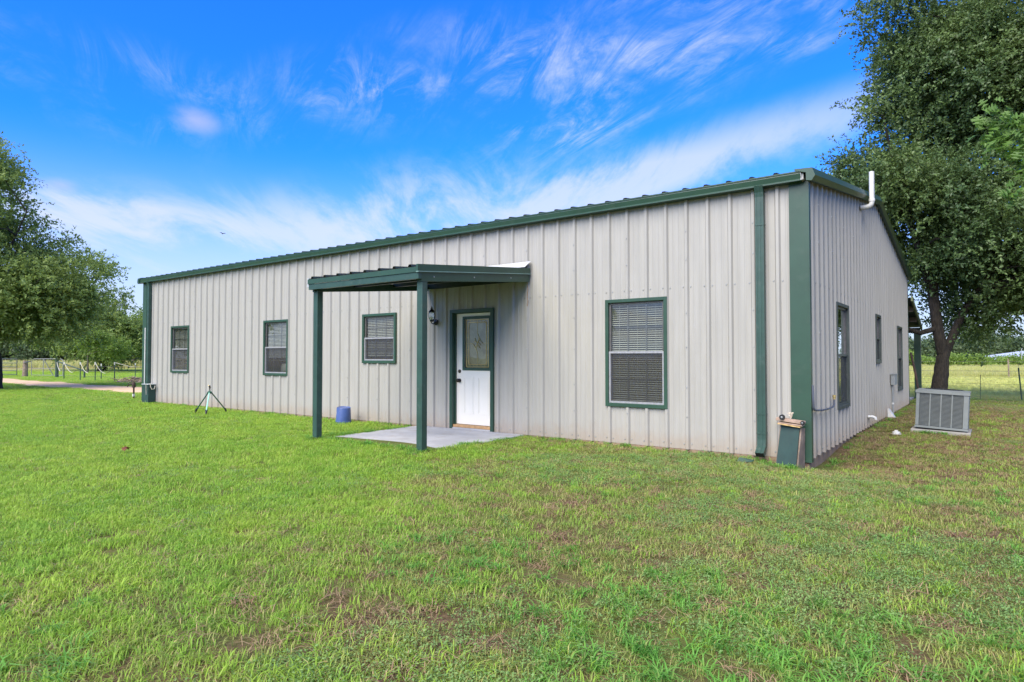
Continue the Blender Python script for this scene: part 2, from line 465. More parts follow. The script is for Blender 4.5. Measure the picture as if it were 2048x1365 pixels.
GREEN = (.021, .060, .037)
M = dict(
    siding=siding_material(),
    green=simple('green_trim_paint', GREEN, .42, var=.10, nscale=3, bump=.05, bscale=8, dirt=(.05, .08, .058), dirt_amt=.35),
    trim_dark=simple('weathered_dark_trim', (.045, .058, .052), .5, var=.15, nscale=5, dirt=(.12, .12, .11), dirt_amt=.5),
    green_post=simple('green_post_paint', (.024, .062, .048), .45, var=.14, nscale=5, dirt=(.075, .10, .085), dirt_amt=.5, bump=.08, bscale=14),
    roof=simple('dark_green_roof_metal', (.012, .022, .018), .5, var=.2, nscale=4, dirt=(.05, .05, .04), dirt_amt=.6),
    foam_hollow=simple('black_foam_and_hollow', (.010, .010, .010), .9),  # rib foam; also the painted shade inside the pipe and spout ends
    galv=simple('galvanised_flashing', (.62, .64, .66), .38, metal=.35, var=.08, nscale=9, dirt=(.38, .33, .28), dirt_amt=.5),
    gutter_in=simple('bare_gutter_end', (.42, .43, .43), .5, metal=.2, dirt=(.12, .11, .09), dirt_amt=.6),
    concrete=simple('porch_concrete', (.39, .39, .385), .85, var=.12, nscale=2.2, bump=.15, bscale=70, dirt=(.29, .235, .18), dirt_amt=.6),
    slab=simple('foundation_concrete', (.25, .17, .115), .9, var=.2, nscale=5, bump=.3, bscale=30, dirt=(.16, .10, .065), dirt_amt=.7),
    white=simple('white_door_paint', (.78, .745, .66), .35, var=.02, nscale=2),
    pvc=simple('white_plastic', (.58, .58, .55), .4, var=.05, dirt=(.5, .47, .38), dirt_amt=.4),
    sash=simple('bronze_sash', (.085, .082, .080), .45, var=.15, nscale=20, dirt=(.2, .2, .2), dirt_amt=.4),
    alu=simple('weathered_aluminium', (.36, .36, .37), .4, metal=.4, var=.12, nscale=25, dirt=(.16, .15, .14), dirt_amt=.6),
    blind=simple('blind_vinyl', (.36, .355, .30), .55, var=.05),
    glass=glass_material('window_glass'),
    door_glass=glass_material('textured_door_glass', (.72, .74, .64), .7),
    screen=screen_material(),
    brass=simple('brass', (.62, .48, .20), .4, metal=.55, var=.1),
    bronze=simple('aged_bronze', (.055, .045, .036), .35, metal=.7, var=.2),
    black=simple('black_iron', (.018, .018, .018), .45, metal=.3),
    oak=simple('oak_threshold', (.42, .25, .11), .6, var=.2, nscale=14),
    ac=simple('grey_condenser_paint', (.185, .205, .20), .45, var=.06, dirt=(.28, .28, .25), dirt_amt=.4),
    ac_dark=simple('condenser_coil', (.085, .095, .095), .55, metal=.3, var=.15, nscale=12),
    pad=simple('equipment_pad', (.30, .285, .255), .9, var=.12, bump=.2),
    blue=simple('blue_bucket_plastic', (.055, .095, .26), .38, var=.08, dirt=(.10, .14, .34), dirt_amt=.5),
    bluewhite=simple('white_print', (.62, .64, .72), .5),
    hose=simple('grey_hose_rubber', (.085, .095, .125), .5),
    mint=simple('mint_green_leg', (.30, .66, .52), .4),
    darkgreen=simple('dark_green_leg', (.022, .085, .052), .4),
    wood=simple('weathered_pink_wood', (.34, .24, .18), .8, var=.25, nscale=11, bump=.3, bscale=40, dirt=(.25, .16, .10), dirt_amt=.6),
    oldwood=simple('old_grey_wood', (.20, .155, .12), .9, var=.3, nscale=7, bump=.5, bscale=25),
    rubber=simple('black_rubber', (.015, .015, .016), .55),
    steel=simple('grey_steel', (.34, .35, .35), .45, metal=.5, var=.15),
    tpost=simple('green_t_post', (.030, .060, .042), .6, var=.2),
    gatewhite=simple('chalky_white_gate_pipe', (.22, .23, .22), .55, var=.1),
    gatedark=simple('dark_gate_pipe', (.060, .072, .068), .55, var=.2),
    rope=simple('white_rope', (.46, .44, .37), .8),
    wire=simple('fence_wire', (.16, .15, .14), .6, metal=.5),
    rust=simple('rusty_brown_metal', (.045, .027, .020), .8, var=.3),
    deadleaf=simple('dead_oak_leaf', (.16, .055, .025), .8, var=.3, nscale=30),
    box=simple('electrical_grey', (.25, .27, .27), .5, var=.1),
    bark=bark_material('oak_bark', (.012, .010, .008), (.044, .035, .026)),
    barkg=bark_material('grey_bark', (.05, .043, .035), (.14, .12, .10)),
    leaf_oak=leaf_material('oak_leaves', (.045, .086, .034), (.075, .134, .044), (.145, .215, .060), .26, .35),
    leaf_lobed=leaf_material('lobed_oak_leaves', (.075, .165, .024), (.115, .225, .032), (.11, .20, .04), .36, .4),
    leaf_left=leaf_material('shade_tree_leaves', (.120, .195, .055), (.180, .265, .068), (.255, .33, .085), .38, .3),
    leaf_light=leaf_material('light_green_leaves', (.105, .185, .032), (.175, .265, .046), (.19, .28, .05), .4, .35),
    leaf_far=leaf_material('far_wood_leaves', (.055, .090, .045), (.090, .130, .060), (.10, .145, .062), .25, .2),
    ground=ground_material(),
    gravel=simple('pink_gravel_track', (.60, .41, .245), .95, var=.16, nscale=1.3, bump=.5, bscale=30, dirt=(.24, .21, .10), dirt_amt=.45),
)

# ------------------------------------------------------------------ ground
def gz(x, y):
    x = np.asarray(x, float); y = np.asarray(y, float)
    z = -.035 + .03 * (fbm(x * .35, y * .35, 3, 3) - .5)
    z = z + .045 * np.exp(-(((x + 5.5) / 3.2) ** 2 + ((y + 2.6) / 1.6) ** 2))
    z = z - .125 * np.exp(-(((x - .35) / .8) ** 2 + ((y - .65) / 1.25) ** 2))
    z = z + .018 * np.exp(-(((x - 1.0) / 1.2) ** 2 + ((y - 4.4) / 1.2) ** 2))
    far = np.clip((-x - 20) / 20, 0, 1)
    return z - .06 * far

def axis(lo, hi, step, far):
    a = [hi]; s = step
    while a[-1] < far: s *= 1.22; a.append(a[-1] + s)
    b = [lo]; s = step
    while b[-1] > -far: s *= 1.22; b.append(b[-1] - s)
    return np.array(sorted(b[1:]) + list(np.arange(lo, hi, step)) + a)
gx = axis(-30, 8, .28, 2500); gy = axis(-9, 18, .28, 2500)
GX, GY = np.meshgrid(gx, gy)
nx, ny = len(gx), len(gy)
idx = np.arange(nx * ny).reshape(ny, nx)
Fq = np.stack([idx[:-1, :-1], idx[:-1, 1:], idx[1:, 1:], idx[1:, :-1]], -1).reshape(-1, 4)
tag(np_mesh('ground', np.stack([GX, GY, gz(GX, GY)], -1).reshape(-1, 3), Fq, M['ground'], smooth=True), kind='structure')

# gravel track on the left
tx = np.linspace(-75, -18.9, 90)
def trk(x):
    cy = 3.25 + .9 * np.clip((-x - 30) / 40, 0, 1) ** 1.5 * 2 + .16 * np.sin(x * .6) + .4 * np.clip((x + 24) / 5, 0, 1)
    hw = 1.22 + .12 * np.sin(x * 1.7) + .10 * np.sin(x * 3.9 + 1)
    return cy, hw
V = []; rows = 7
for x in tx:
    cy, hw = trk(x)
    for k in range(rows):
        s = -1 + 2 * k / (rows - 1)
        y = cy + s * hw + (.10 * math.sin(x * 5.1 + k) if abs(s) == 1 else 0)
        V.append((x, y, float(gz(x, y)) + .006 - (.0 if abs(s) < 1 else .004)))
idx = np.arange(len(tx) * rows).reshape(len(tx), rows)
Fq = np.stack([idx[:-1, :-1], idx[1:, :-1], idx[1:, 1:], idx[:-1, 1:]], -1).reshape(-1, 4)
tag(np_mesh('gravel_track', np.array(V), Fq, M['gravel'], smooth=True), kind='structure')

# ------------------------------------------------------------------ metal building
LX, LY = 18.29, 12.19
bld = thing('metal_building', (-LX / 2, LY / 2, 0), 'long beige ribbed metal building with dark green trim and shallow gable roof', 'building')
PITCH = .3048
SL = .145
RIBH = .034

def profile(a, b, ribs, extra=()):
    """(s, depth) polyline of a ribbed sheet between a and b"""
    pts = []
    for c in ribs:
        for ds, h in ((-.036, 0), (-.018, RIBH), (.018, RIBH), (.036, 0)):
            pts.append((c + ds, h))
        for mc in (.108, .197):
            for ds, h in ((-.016, 0), (-.006, .0045), (.006, .0045), (.016, 0)):
                pts.append((c + mc + ds, h))
    pts.sort()
    ss = [p[0] for p in pts]; hh = [p[1] for p in pts]
    f = lambda s: float(np.interp(s, ss, hh))
    res = [a] + [s for s in ss if a < s < b] + [e for e in extra if a < e < b] + [b]
    res = sorted(set(round(s, 5) for s in res))
    return [(s, f(s)) for s in res]

def sheet_panel(a, b, ribs, z0, ztop, openings, place):
    """mesh of one wall panel; place(s, depth, z) -> xyz"""
    ex = []
    for o in openings: ex += [o[0], o[1]]
    pr = profile(a, b, ribs, ex)
    mb = MB()
    for (s0, h0), (s1, h1) in zip(pr[:-1], pr[1:]):
        mid = (s0 + s1) / 2
        spans = [(z0, None)]
        for o in openings:
            if o[0] - 1e-6 < mid < o[1] + 1e-6:
                spans = []
                if o[2] > z0 + .01: spans.append((z0, o[2]))
                spans.append((o[3], None))
        for za, zb in spans:
            t0 = ztop(s0) if zb is None else zb; t1 = ztop(s1) if zb is None else zb
            mb.add([place(s0, h0, za), place(s1, h1, za), place(s1, h1, t1), place(s0, h0, t0)], [(0, 1, 2, 3)])
    bm_v = {}
    # merge shared verts
    nv = []; remap = []
    for p in mb.v:
        k = (round(p[0], 5), round(p[1], 5), round(p[2], 5))
        if k not in bm_v: bm_v[k] = len(nv); nv.append(p)
        remap.append(bm_v[k])
    mb.v = nv; mb.f = [tuple(remap[i] for i in f) for f in mb.f]
    return mb

# openings: s0, s1, z0, z1 (the hole; the trim overlaps it)
front_win = [(-16.57, -15.56, .86, 2.155, 'narrow'), (-11.99, -11.00, .86, 2.155, 'narrow'), (-8.43, -7.44, 1.165, 2.158, 'short'), (-2.84, -1.85, .545, 2.15, 'tall')]
DOOR = (-6.012, -5.01, .0, 2.138)
gable_win = [(1.72, 2.72, .51, 2.10, 'tall'), (5.79, 6.50, 1.165, 2.145, 'short'), (9.52, 10.55, .47, 2.06, 'tall')]
IN = .045
fo = [(a + IN, b - IN, c + IN, d - IN) for a, b, c, d, _ in front_win] + [(DOOR[0] + .03, DOOR[1] - .03, -.1, DOOR[3] - .03)]
go = [(a + IN, b - IN, c + IN, d - IN) for a, b, c, d, _ in gable_win]
fr = [-.346 - PITCH * i for i in range(60)]
gr = [.218 + PITCH * i for i in range(40)]
def splits(lo, hi, ribs, every=3):
    r = sorted(ribs); cuts = [lo] + [c - .037 for c in r[1::every] if lo + .1 < c - .037 < hi - .1] + [hi]
    return list(zip(cuts[:-1], cuts[1:]))
for a, b in splits(-LX, 0, fr):
    sheet_panel(a, b, fr, 0, lambda s: 3.53, [o for o in fo if o[1] > a and o[0] < b], lambda s, h, z: (s, -h, z)).build('wall_panel', M['siding'], bld)
gtop = lambda s: 3.52 + SL * min(s, LY - s)
for a, b in splits(0, LY, gr):
    sheet_panel(a, b, gr, 0, gtop, [o for o in go if o[1] > a and o[0] < b], lambda s, h, z: (h, s, z)).build('wall_panel', M['siding'], bld)
for a, b in splits(-LX, 0, fr):
    sheet_panel(a, b, fr, 0, lambda s: 3.53, [], lambda s, h, z: (s, LY + h, z)).build('wall_panel', M['siding'], bld)
for a, b in splits(0, LY, gr):
    sheet_panel(a, b, gr, 0, gtop, [], lambda s, h, z: (-LX - h, s, z)).build('wall_panel', M['siding'], bld)

# roof panels, the two slopes
RZ = 3.618
for side in (0, 1):
    for a, b in splits(-LX - .06, .06, fr):
        pr = profile(a, b, fr)
        mb = MB()
        for (s0, h0), (s1, h1) in zip(pr[:-1], pr[1:]):
            h0 *= .86; h1 *= .86
            e = []
            for yy in (-.085, 6.095):
                y_ = yy if side == 0 else LY - yy
                e.append((y_, RZ + SL * (yy + .085)))
            mb.add([(s0, e[0][0], e[0][1] + h0), (s1, e[0][0], e[0][1] + h1), (s1, e[1][0], e[1][1] + h1), (s0, e[1][0], e[1][1] + h0)], [(0, 1, 2, 3)])
        mb.build('roof_panel', M['roof'], bld)
mb = MB()
for c in fr:
    q = [(-.035, -.004), (-.017, RIBH * .82), (.017, RIBH * .82), (.035, -.004)]
    mb.prism([[(c + s, y, RZ + z) for s, z in q] for y in (-.080, -.05)])
tag(mb.build('rib_closure', M['foam_hollow'], bld), kind='stuff')
MB().box(-LX - .05, .05, -.078, -.03, 3.53, RZ - .006).build('eave_strip', M['foam_hollow'], bld)

# front gutter, K profile, with end caps
gp = [(-.012, 3.606), (-.158, 3.606), (-.158, 3.590), (-.148, 3.586), (-.150, 3.572), (-.134, 3.512), (-.142, 3.506), (-.142, 3.488), (-.012, 3.484)]
g = MB().prism([[(x, y, z) for y, z in gp] for x in (-LX - .12, -.035)]).build('gutter', M['green'], bld)
MB().prism([[(x, y * .96 - .003, 3.545 + (z - 3.545) * .9) for y, z in gp] for x in (-.0345, -.028)]).build('gutter_end_cap', M['gutter_in'], g)
MB().box(-.030, -.004, -.120, -.045, 3.50, 3.585).build('gutter_bracket', M['gutter_in'], g)

# rake trim over both gable ends
rp = [(.034, .012), (.098, 0), (.140, .062), (.104, .160), (-.10, .172), (-.10, .15), (.034, .11)]
for sx, x0 in ((1, 0), (-1, -LX)):
    secs = []
    for y in (-.165, 6.095, LY + .165):
        zb = 3.485 + SL * min(y, LY - y)
        secs.append([(x0 + sx * px, y, zb + dz_) for px, dz_ in rp])
    MB().prism(secs).build('rake_trim', M['green'], bld)
# ridge cap
MB().prism([[(x, 6.095 + dy, RZ + SL * 6.18 + dz_) for dy, dz_ in ((-.2, .012), (0, .052), (.2, .012), (.2, .004), (0, .04), (-.2, .004))] for x in (-LX - .08, .08)]).build('ridge_cap', M['roof'], bld)
MB().prism([[(x, LY - y, z) for y, z in gp] for x in (-LX - .12, .05)]).build('gutter', M['green'], bld)

# corner trims: folded sheets
def corner(x0, sx, y0, sy, name='corner_trim'):
    t = .037
    poly = [(-.205, -.010), (-.198, -t), (t, -t), (t, .055), (.030, .062), (.030, -.030), (-.192, -.030), (-.198, -.008)]
    MB().prism([[(x0 + sx * px, y0 + sy * py, z) for px, py in poly] for z in (-.03, 3.49)]).build(name, M['green'], bld)
corner(0, 1, 0, 1); corner(-LX, -1, 0, 1); corner(0, 1, LY, -1); corner(-LX, -1, LY, -1)

# downspouts
def downspout(xc, kick):
    w2 = .053
    pts = [(-.118, 3.50), (-.085, 3.42), (-.075, 3.36), (-.075, .22), (-.085, .13)] + ([(-.19, .035)] if kick else [(-.085, .0)])
    secs = []
    for i, (y, z) in enumerate(pts):
        d = .038 if i != len(pts) - 1 else .045
        a = R(42) if (kick and i >= len(pts) - 1) else (R(18) if kick and i == len(pts) - 2 else 0)
        dy, dz_ = math.cos(a) * d, math.sin(a) * d
        ring = []
        for sx, sy in ((-1, -1), (-.6, -1), (-.55, -.9), (-.3, -.9), (-.25, -1), (.25, -1), (.3, -.9), (.55, -.9), (.6, -1), (1, -1), (1, 1), (-1, 1)):
            ring.append((xc + sx * w2, y + sy * dy, z - sy * dz_))
        secs.append(ring)
    o = MB().prism(secs).build('downspout', M['green_post'], bld)
    for z in (3.0, .55, .30):
        MB().box(xc - w2 - .004, xc + w2 + .004, -.075 - .043, -.034, z - .010, z + .010).build('downspout_band', M['green_post'], o)
    if kick:
        MB().prism([[(xc + sx * .046, -.19 + sy * .034 * math.cos(R(42)) - .002 - k * .001, .032 - sy * .034 * math.sin(R(42)) - k * .001) for sx, sy in ((-1, -1), (1, -1), (1, 1), (-1, 1))] for k in (0, 1)]).build('downspout_mouth', M['foam_hollow'], o)  # black plate painted as the shade inside the closed spout end
downspout(-.545, True)
downspout(-17.83, False)

# foundation slab edge
MB().box(-LX + .004, -.004, .004, LY - .004, -.40, -.002).build('foundation', M['slab'], bld)

# screws: rows at the girts, more on the panel laps
def screw(mb, p, n):
    n = Vector(n); a = Vector((0, 0, 1)); b = n.cross(a)
    ring = [Vector(p) + (a * math.cos(k * math.pi / 3) + b * math.sin(k * math.pi / 3)) * .0110 for k in range(6)]
    top = [q + n * .008 - (q - Vector(p)) * .2 for q in ring]
    mb.prism([ring, top])
def blocked(s, z, ops): return any(o[0] - .06 < s < o[1] + .06 and o[2] - .06 < z < o[3] + .06 for o in ops)
mb = MB()
for i, c in enumerate(fr):
    for z in (.07, 2.27):
        for d in (-.055, .055):
            if not blocked(c + d, z, fo): screw(mb, (c + d, -.001, z + random.uniform(-.006, .006)), (0, -1, 0))
    if i % 3 == 1:
        for z in (.45, .86, 1.42, 1.9, 2.65, 3.05):
            if not blocked(c, z, fo): screw(mb, (c, -RIBH, z), (0, -1, 0))
tag(mb.build('screw', M['steel'], bld), kind='stuff')
mb = MB()
for i, c in enumerate(gr[:39]):
    for z in (.07, 2.27):
        for d in (-.055, .055):
            if not blocked(c + d, z, go): screw(mb, (.001, c + d, z + random.uniform(-.006, .006)), (1, 0, 0))
    if i % 3 == 1:
        for z in (.5, 1.05, 1.6, 2.8, 3.3):
            if not blocked(c, z, go): screw(mb, (RIBH, c, z), (1, 0, 0))
tag(mb.build('screw', M['steel'], bld), kind='stuff')

# ---- windows. place(s, d, z): s along the wall, d outwards from the wall plane
def frame_ring(mb, place, s0, s1, z0, z1, wd, d0, d1, wb=None, wt=None):
    wb = wb or wd; wt = wt or wd
    def bx(a, b, c, e):
        v = [place(s, d, z) for s in (a, b) for d in (d0, d1) for z in (c, e)]
        mb.add(v, [(0, 1, 3, 2), (4, 6, 7, 5), (0, 4, 5, 1), (2, 3, 7, 6), (0, 2, 6, 4), (1, 5, 7, 3)])
    bx(s0, s0 + wd, z0, z1); bx(s1 - wd, s1, z0, z1)
    bx(s0 + wd, s1 - wd, z0, z0 + wb); bx(s0 + wd, s1 - wd, z1 - wt, z1)
def pbox(mb, place, a, b, d0, d1, c, e):
    v = [place(s, d, z) for s in (a, b) for d in (d0, d1) for z in (c, e)]
    mb.add(v, [(0, 1, 3, 2), (4, 6, 7, 5), (0, 4, 5, 1), (2, 3, 7, 6), (0, 2, 6, 4), (1, 5, 7, 3)])

def quad(mb, place, a, b, d, c, e):
    mb.add([place(a, d, c), place(b, d, c), place(b, d, e), place(a, d, e)], [(0, 1, 2, 3)])

def window(spec, place, trim='green', blinds=True, cols3=True, raised=0.0, bl_hi=None, bl_lo=None):
    s0, s1, z0, z1, kind = spec
    mb = MB(); frame_ring(mb, place, s0, s1, z0, z1, .052, -.03, .044, .055, .05)
    w_ = mb.build('window', M[trim], bld, bevel=.004)
    a, b, c, e = s0 + .052, s1 - .052, z0 + .055, z1 - .05
    mid = c + (e - c) * .502
    mb = MB(); frame_ring(mb, place, a, b, mid - .012, e, .030, -.028, .004); mb.build('upper_sash', M['sash'], w_)
    mb = MB(); frame_ring(mb, place, a + .002, b - .002, c, mid + .016, .026, -.024, .022, .026, .030); mb.build('lower_sash', M['alu'] if trim == 'green' else M['trim_dark'], w_)
    mb = MB(); quad(mb, place, a + .028, b - .028, -.012, mid + .02, e - .028); mb.build('upper_pane', M['glass'], w_)
    mb = MB(); quad(mb, place, a + .026, b - .026, -.018, c + .024, mid - .010); mb.build('lower_pane', M['glass'], w_)
    mb = MB(); mb.add([place(s, .006, z) for s, z in ((a + .026, c + .024), (b - .026, c + .024), (b - .026, mid - .012), (a + .026, mid - .012))], [(0, 1, 2, 3)])
    mb.build('insect_screen', M['screen'], w_)
    # grille bars between the panes
    if cols3:
        for k in (1, 2):
            s = a + (b - a) * k / 3
            for lo, hi in ((c + .02, mid - .01), (mid + .02, e - .02)):
                mb = MB(); pbox(mb, place, s - .007, s + .007, -.030, -.022, lo, hi); mb.build('grille_bar', M['sash'], w_)
        for lo, hi in ((c, mid), (mid, e)):
            zc = (lo + hi) / 2
            mb = MB(); pbox(mb, place, a + .02, b - .02, -.0305, -.0215, zc - .007, zc + .007); mb.build('grille_bar', M['sash'], w_)
    # venetian blind
    if blinds:
        mb = MB(); z = e - .05; lo = c + .02 + raised; k = 0
        tilt = .42 if kind == 'tall' else .5
        while z > lo:
            jit = random.uniform(-.0015, .0015)
            hd, hz = .0135 * math.cos(tilt), .0135 * math.sin(tilt)
            dd = -.055
            pv = [place(s_, dd + q * hd, z + q * -hz + jit) for q in (-1, 0, 1) for s_ in (a + .012, b - .012)]
            pv[2] = (pv[2][0], pv[2][1], pv[2][2] + .003); pv[3] = (pv[3][0], pv[3][1], pv[3][2] + .003)
            mb.add(pv, [(0, 1, 3, 2), (2, 3, 5, 4)])
            z -= .032; k += 1
        for s_ in (a + .15, (a + b) / 2, b - .15):
            pbox(mb, place, s_ - .0015, s_ + .0015, -.040, -.038, lo, e)
        pbox(mb, place, a + .01, b - .01, -.07, -.04, e - .035, e)
        pbox(mb, place, a + .012, b - .012, -.065, -.045, lo - .012, lo)
        tag(mb.build('blind', M['blind'], w_), kind='stuff')
    return w_
pf = lambda s, d, z: (s, -d, z)
pg = lambda s, d, z: (d, s, z)
window(front_win[0], pf, raised=.02)
window(front_win[1], pf, raised=.36)
window(front_win[2], pf, raised=.08)
window(front_win[3], pf, raised=.01)
for gwin in gable_win: window(gwin, pg, trim='trim_dark', cols3=False, blinds=False)
# a pillow-like pale thing stands inside the second window: a rolled paper on the sill
MB().lathe([(.0, 0), (.12, .0), (.16, .05), (.16, .17), (.13, .23), (0, .25)], (-11.35, .22, .90), 14).build('sill_cushion', M['blind'], bld, smooth=True)

# ---- the door
mb = MB()
frame_ring(mb, pf, DOOR[0], DOOR[1], .0, DOOR[3], .062, -.02, .046, .001, .058)
dfr = mb.build('door_frame', M['green'], bld, bevel=.004)
a, b, c, e = DOOR[0] + .062, DOOR[1] - .062, .085, DOOR[3] - .058
mb = MB(); pbox(mb, pf, a, a + .022, -.14, -.021, .0, e); pbox(mb, pf, b - .004, b, -.14, -.021, .0, e); pbox(mb, pf, a + .022, b - .004, -.14, -.021, e - .012, e)
mb.build('door_jamb', M['green'], bld)
la, lb = a + .024, b - .006
dg = (la + .175, lb - .075, 1.075, 1.985)        # glazed insert
mb = MB()
D0, D1 = -.095, -.055
pbox(mb, pf, la, dg[0], D0, D1, c, e - .014); pbox(mb, pf, dg[1], lb, D0, D1, c, e - .014)
pbox(mb, pf, dg[0], dg[1], D0, D1, c, dg[2]); pbox(mb, pf, dg[0], dg[1], D0, D1, dg[3], e - .014)
door = mb.build('door', M['white'], bld)
mid = (la + lb) / 2 + .03
for pa, pb in ((la + .17, mid - .045), (mid + .045, lb - .09)):   # two moulded panels
    mb = MB(); frame_ring(mb, pf, pa, pb, .27, .93, .016, D1 - .001, D1 + .006); mb.build('door_moulding', M['white'], door)
    mb = MB(); frame_ring(mb, pf, pa + .03, pb - .03, .30, .90, .006, D1 - .001, D1 + .004); mb.build('door_moulding', M['white'], door)
mb = MB(); frame_ring(mb, pf, dg[0] - .028, dg[1] + .028, dg[2] - .028, dg[3] + .028, .044, D1 - .001, D1 + .016); mb.build('light_frame', M['green'], door, bevel=.004)
mb = MB(); quad(mb, pf, dg[0], dg[1], -.078, dg[2], dg[3]); mb.build('door_glass', M['door_glass'], door)
mb = MB(); pbox(mb, pf, dg[0], dg[1], -.125, -.121, dg[2], dg[3]); mb.build('inner_curtain', simple('sheer_curtain', (.40, .39, .30), .8, var=.3, nscale=7), door)
# leaded came pattern in brass
mb = MB()
def came(p0, p1, wdt=.0065):
    (s0_, z0_), (s1_, z1_) = p0, p1
    v0 = Vector((s0_, .073, z0_)); v1 = Vector((s1_, .073, z1_))
    mb.tube([v0, v1], wdt, 5)
gw, gh = dg[1] - dg[0], dg[3] - dg[2]
def G(u, v): return (dg[0] + gw * u, dg[2] + gh * v)
for ins in (.07, .16):
    q = [G(ins, ins * .55), G(1 - ins, ins * .55), G(1 - ins, 1 - ins * .55), G(ins, 1 - ins * .55)]
    for i in range(4): came(q[i], q[(i + 1) % 4])
for k in range(1, 8):
    v = .0385 + .92 * k / 8
    came(G(.07, v), G(.16, v), .003); came(G(.84, v), G(.93, v), .003)
for k in range(1, 6):
    u = .07 + .86 * k / 6
    came(G(u, .0385), G(u, .088), .003); came(G(u, .912), G(u, .9615), .003)
for u, v in ((.16, .088), (.84, .088), (.16, .912), (.84, .912)):
    came(G(u + (.08 if u < .5 else -.08), v), G(u, v + (.045 if v < .5 else -.045)), .003)
came(G(.5, .088), G(.5, .30), .003); came(G(.5, .70), G(.5, .912), .003)
came(G(.16, .5), G(.30, .5), .003); came(G(.70, .5), G(.84, .5), .003)
def curve(pts, wdt=.0075, n=7):
    P_ = [Vector(q).to_3d() for q in pts]
    prev = None
    for i in range(n + 1):
        t = i / n
        q = (1 - t) ** 2 * P_[0] + 2 * t * (1 - t) * P_[1] + t * t * P_[2]
        if prev is not None: came((prev.x, prev.y), (q.x, q.y), wdt)
        prev = q
curve([G(.5, .70), G(.56, .57), G(.70, .5)]); curve([G(.5, .30), G(.44, .43), G(.30, .5)])
curve([G(.40, .60), G(.45, .52), G(.60, .40)]); curve([G(.38, .53), G(.50, .55), G(.62, .47)]); curve([G(.44, .42), G(.50, .50), G(.58, .62)])
mb.build('leaded_came', M['brass'], door)
for z, r_, nm in ((1.03, .030, 'deadbolt'), (.865, .036, 'door_knob')):
    Mx = Matrix.Rotation(R(90), 3, 'X')
    k = MB().lathe([(.034, 0), (.034, .012), (.014, .016), (.014, .035), (r_ * .8, .040), (r_, .058), (r_ * .7, .074), (0, .076)] if nm == 'door_knob' else [(.032, 0), (.032, .014), (.022, .022), (0, .024)], (la + .075, .056, z), 14, Mx)
    k.build(nm, M['bronze'], door, smooth=True)
mb = MB(); pbox(mb, pf, a, b, -.135, .02, .03, .078); mb.build('threshold', M['oak'], bld, bevel=.004)
mb = MB(); pbox(mb, pf, a - .03, b + .03, -.13, .035, -.03, .028); mb.build('door_step', M['concrete'], bld)

# rust run below the porch flashing
mb = MB()
for i in range(9):
    s = -4.285 + random.uniform(-.008, .008)
    z = 2.57 - i * .05
    mb.add([(s - .007, -RIBH - .002, z), (s + .006, -RIBH - .002, z + .01), (s + .005, -RIBH - .002, z - .045), (s - .005, -RIBH - .002, z - .04)], [(0, 1, 2, 3)])
mb.build('rust_stain', simple('rust_run', (.30, .17, .08), .9, var=.3, nscale=40), bld)

# white vent pipe through the gable wall, elbow and riser
pp = [(.03, 4.14, 3.945), (.12, 4.14, 3.945), (.165, 4.14, 3.955), (.195, 4.14, 3.985), (.205, 4.14, 4.03), (.205, 4.14, 4.56)]
vp = MB().tube(pp, .042, 14).build('vent_pipe', M['pvc'], bld, smooth=True)
MB().lathe([(.043, 0), (.050, .004), (.050, .05), (.043, .054)], (.205, 4.14, 4.03), 14).build('pipe_coupling', M['pvc'], vp, smooth=True)
MB().lathe([(.036, 0), (.036, .003)], (.205, 4.14, 4.559), 14).build('pipe_bore', M['foam_hollow'], vp)  # black disc in place of the shade inside the open pipe
# low drain elbow and dryer hood on the gable wall
MB().tube([(.02, 4.70, .19), (.10, 4.70, .195), (.135, 4.70, .18), (.145, 4.70, .14)], .027, 10).build('drain_elbow', M['pvc'], bld, smooth=True)
dv = MB()
dv.prism([[(.03, y, .16), (.05, y, .16), (.17, y, -.03), (.03, y, -.03)] for y in (7.42, 7.60)])
dv.build('dryer_hood', M['pvc'], bld)

# ------------------------------------------------------------------ porch canopy
CX0, CX1, CY = -6.62, -4.25, -2.59
can = thing('porch_canopy', ((CX0 + CX1) / 2, CY / 2, 0), 'small green metal porch canopy on two square posts over the white door', 'canopy')
czt = lambda y: 2.715 + (2.715 - 2.478) / 2.59 * y       # top of trim at depth y (negative)
def slopebox(x0, x1, y0, y1, dz0, dz1):
    v = [(x, y, czt(y) + d) for x in (x0, x1) for y in (y0, y1) for d in (dz0, dz1)]
    return MB().add(v, [(0, 1, 3, 2), (4, 6, 7, 5), (0, 4, 5, 1), (2, 3, 7, 6), (0, 2, 6, 4), (1, 5, 7, 3)])
for k in range(3):                                        # ribbed roof sheets
    xa = CX0 - .02 + k * (CX1 - CX0) / 3; xb = xa + (CX1 - CX0) / 3 + (.012 if k == 2 else -.001)
    rb = [CX0 + .10 + PITCH * i for i in range(8)]
    pr = profile(xa, xb, rb); mb = MB()
    for (s0, h0), (s1, h1) in zip(pr[:-1], pr[1:]):
        mb.add([(s0, CY - .03, czt(CY) + .014 + h0), (s1, CY - .03, czt(CY) + .014 + h1), (s1, -.04, czt(0) + .014 + h1), (s0, -.04, czt(0) + .014 + h0)], [(0, 1, 2, 3)])
    mb.build('roof_sheet', M['roof'], can)
slopebox(CX1 - .012, CX1 + .022, CY - .034, -.036, -.050, .044).build('rake_trim', M['green'], can)
slopebox(CX1 - .013, CX1 + .032, CY - .035, -.035, -.062, -.049).build('trim_lip', simple('pale_green_edge', (.16, .26, .22), .4), can)
slopebox(CX1 - .052, CX1 + .006, CY + .052, -.036, -.185, -.064).build('side_beam', M['green'], can)
slopebox(CX0 + .0, CX0 + .052, CY + .052, -.036, -.185, -.064).build('side_beam', M['green'], can)
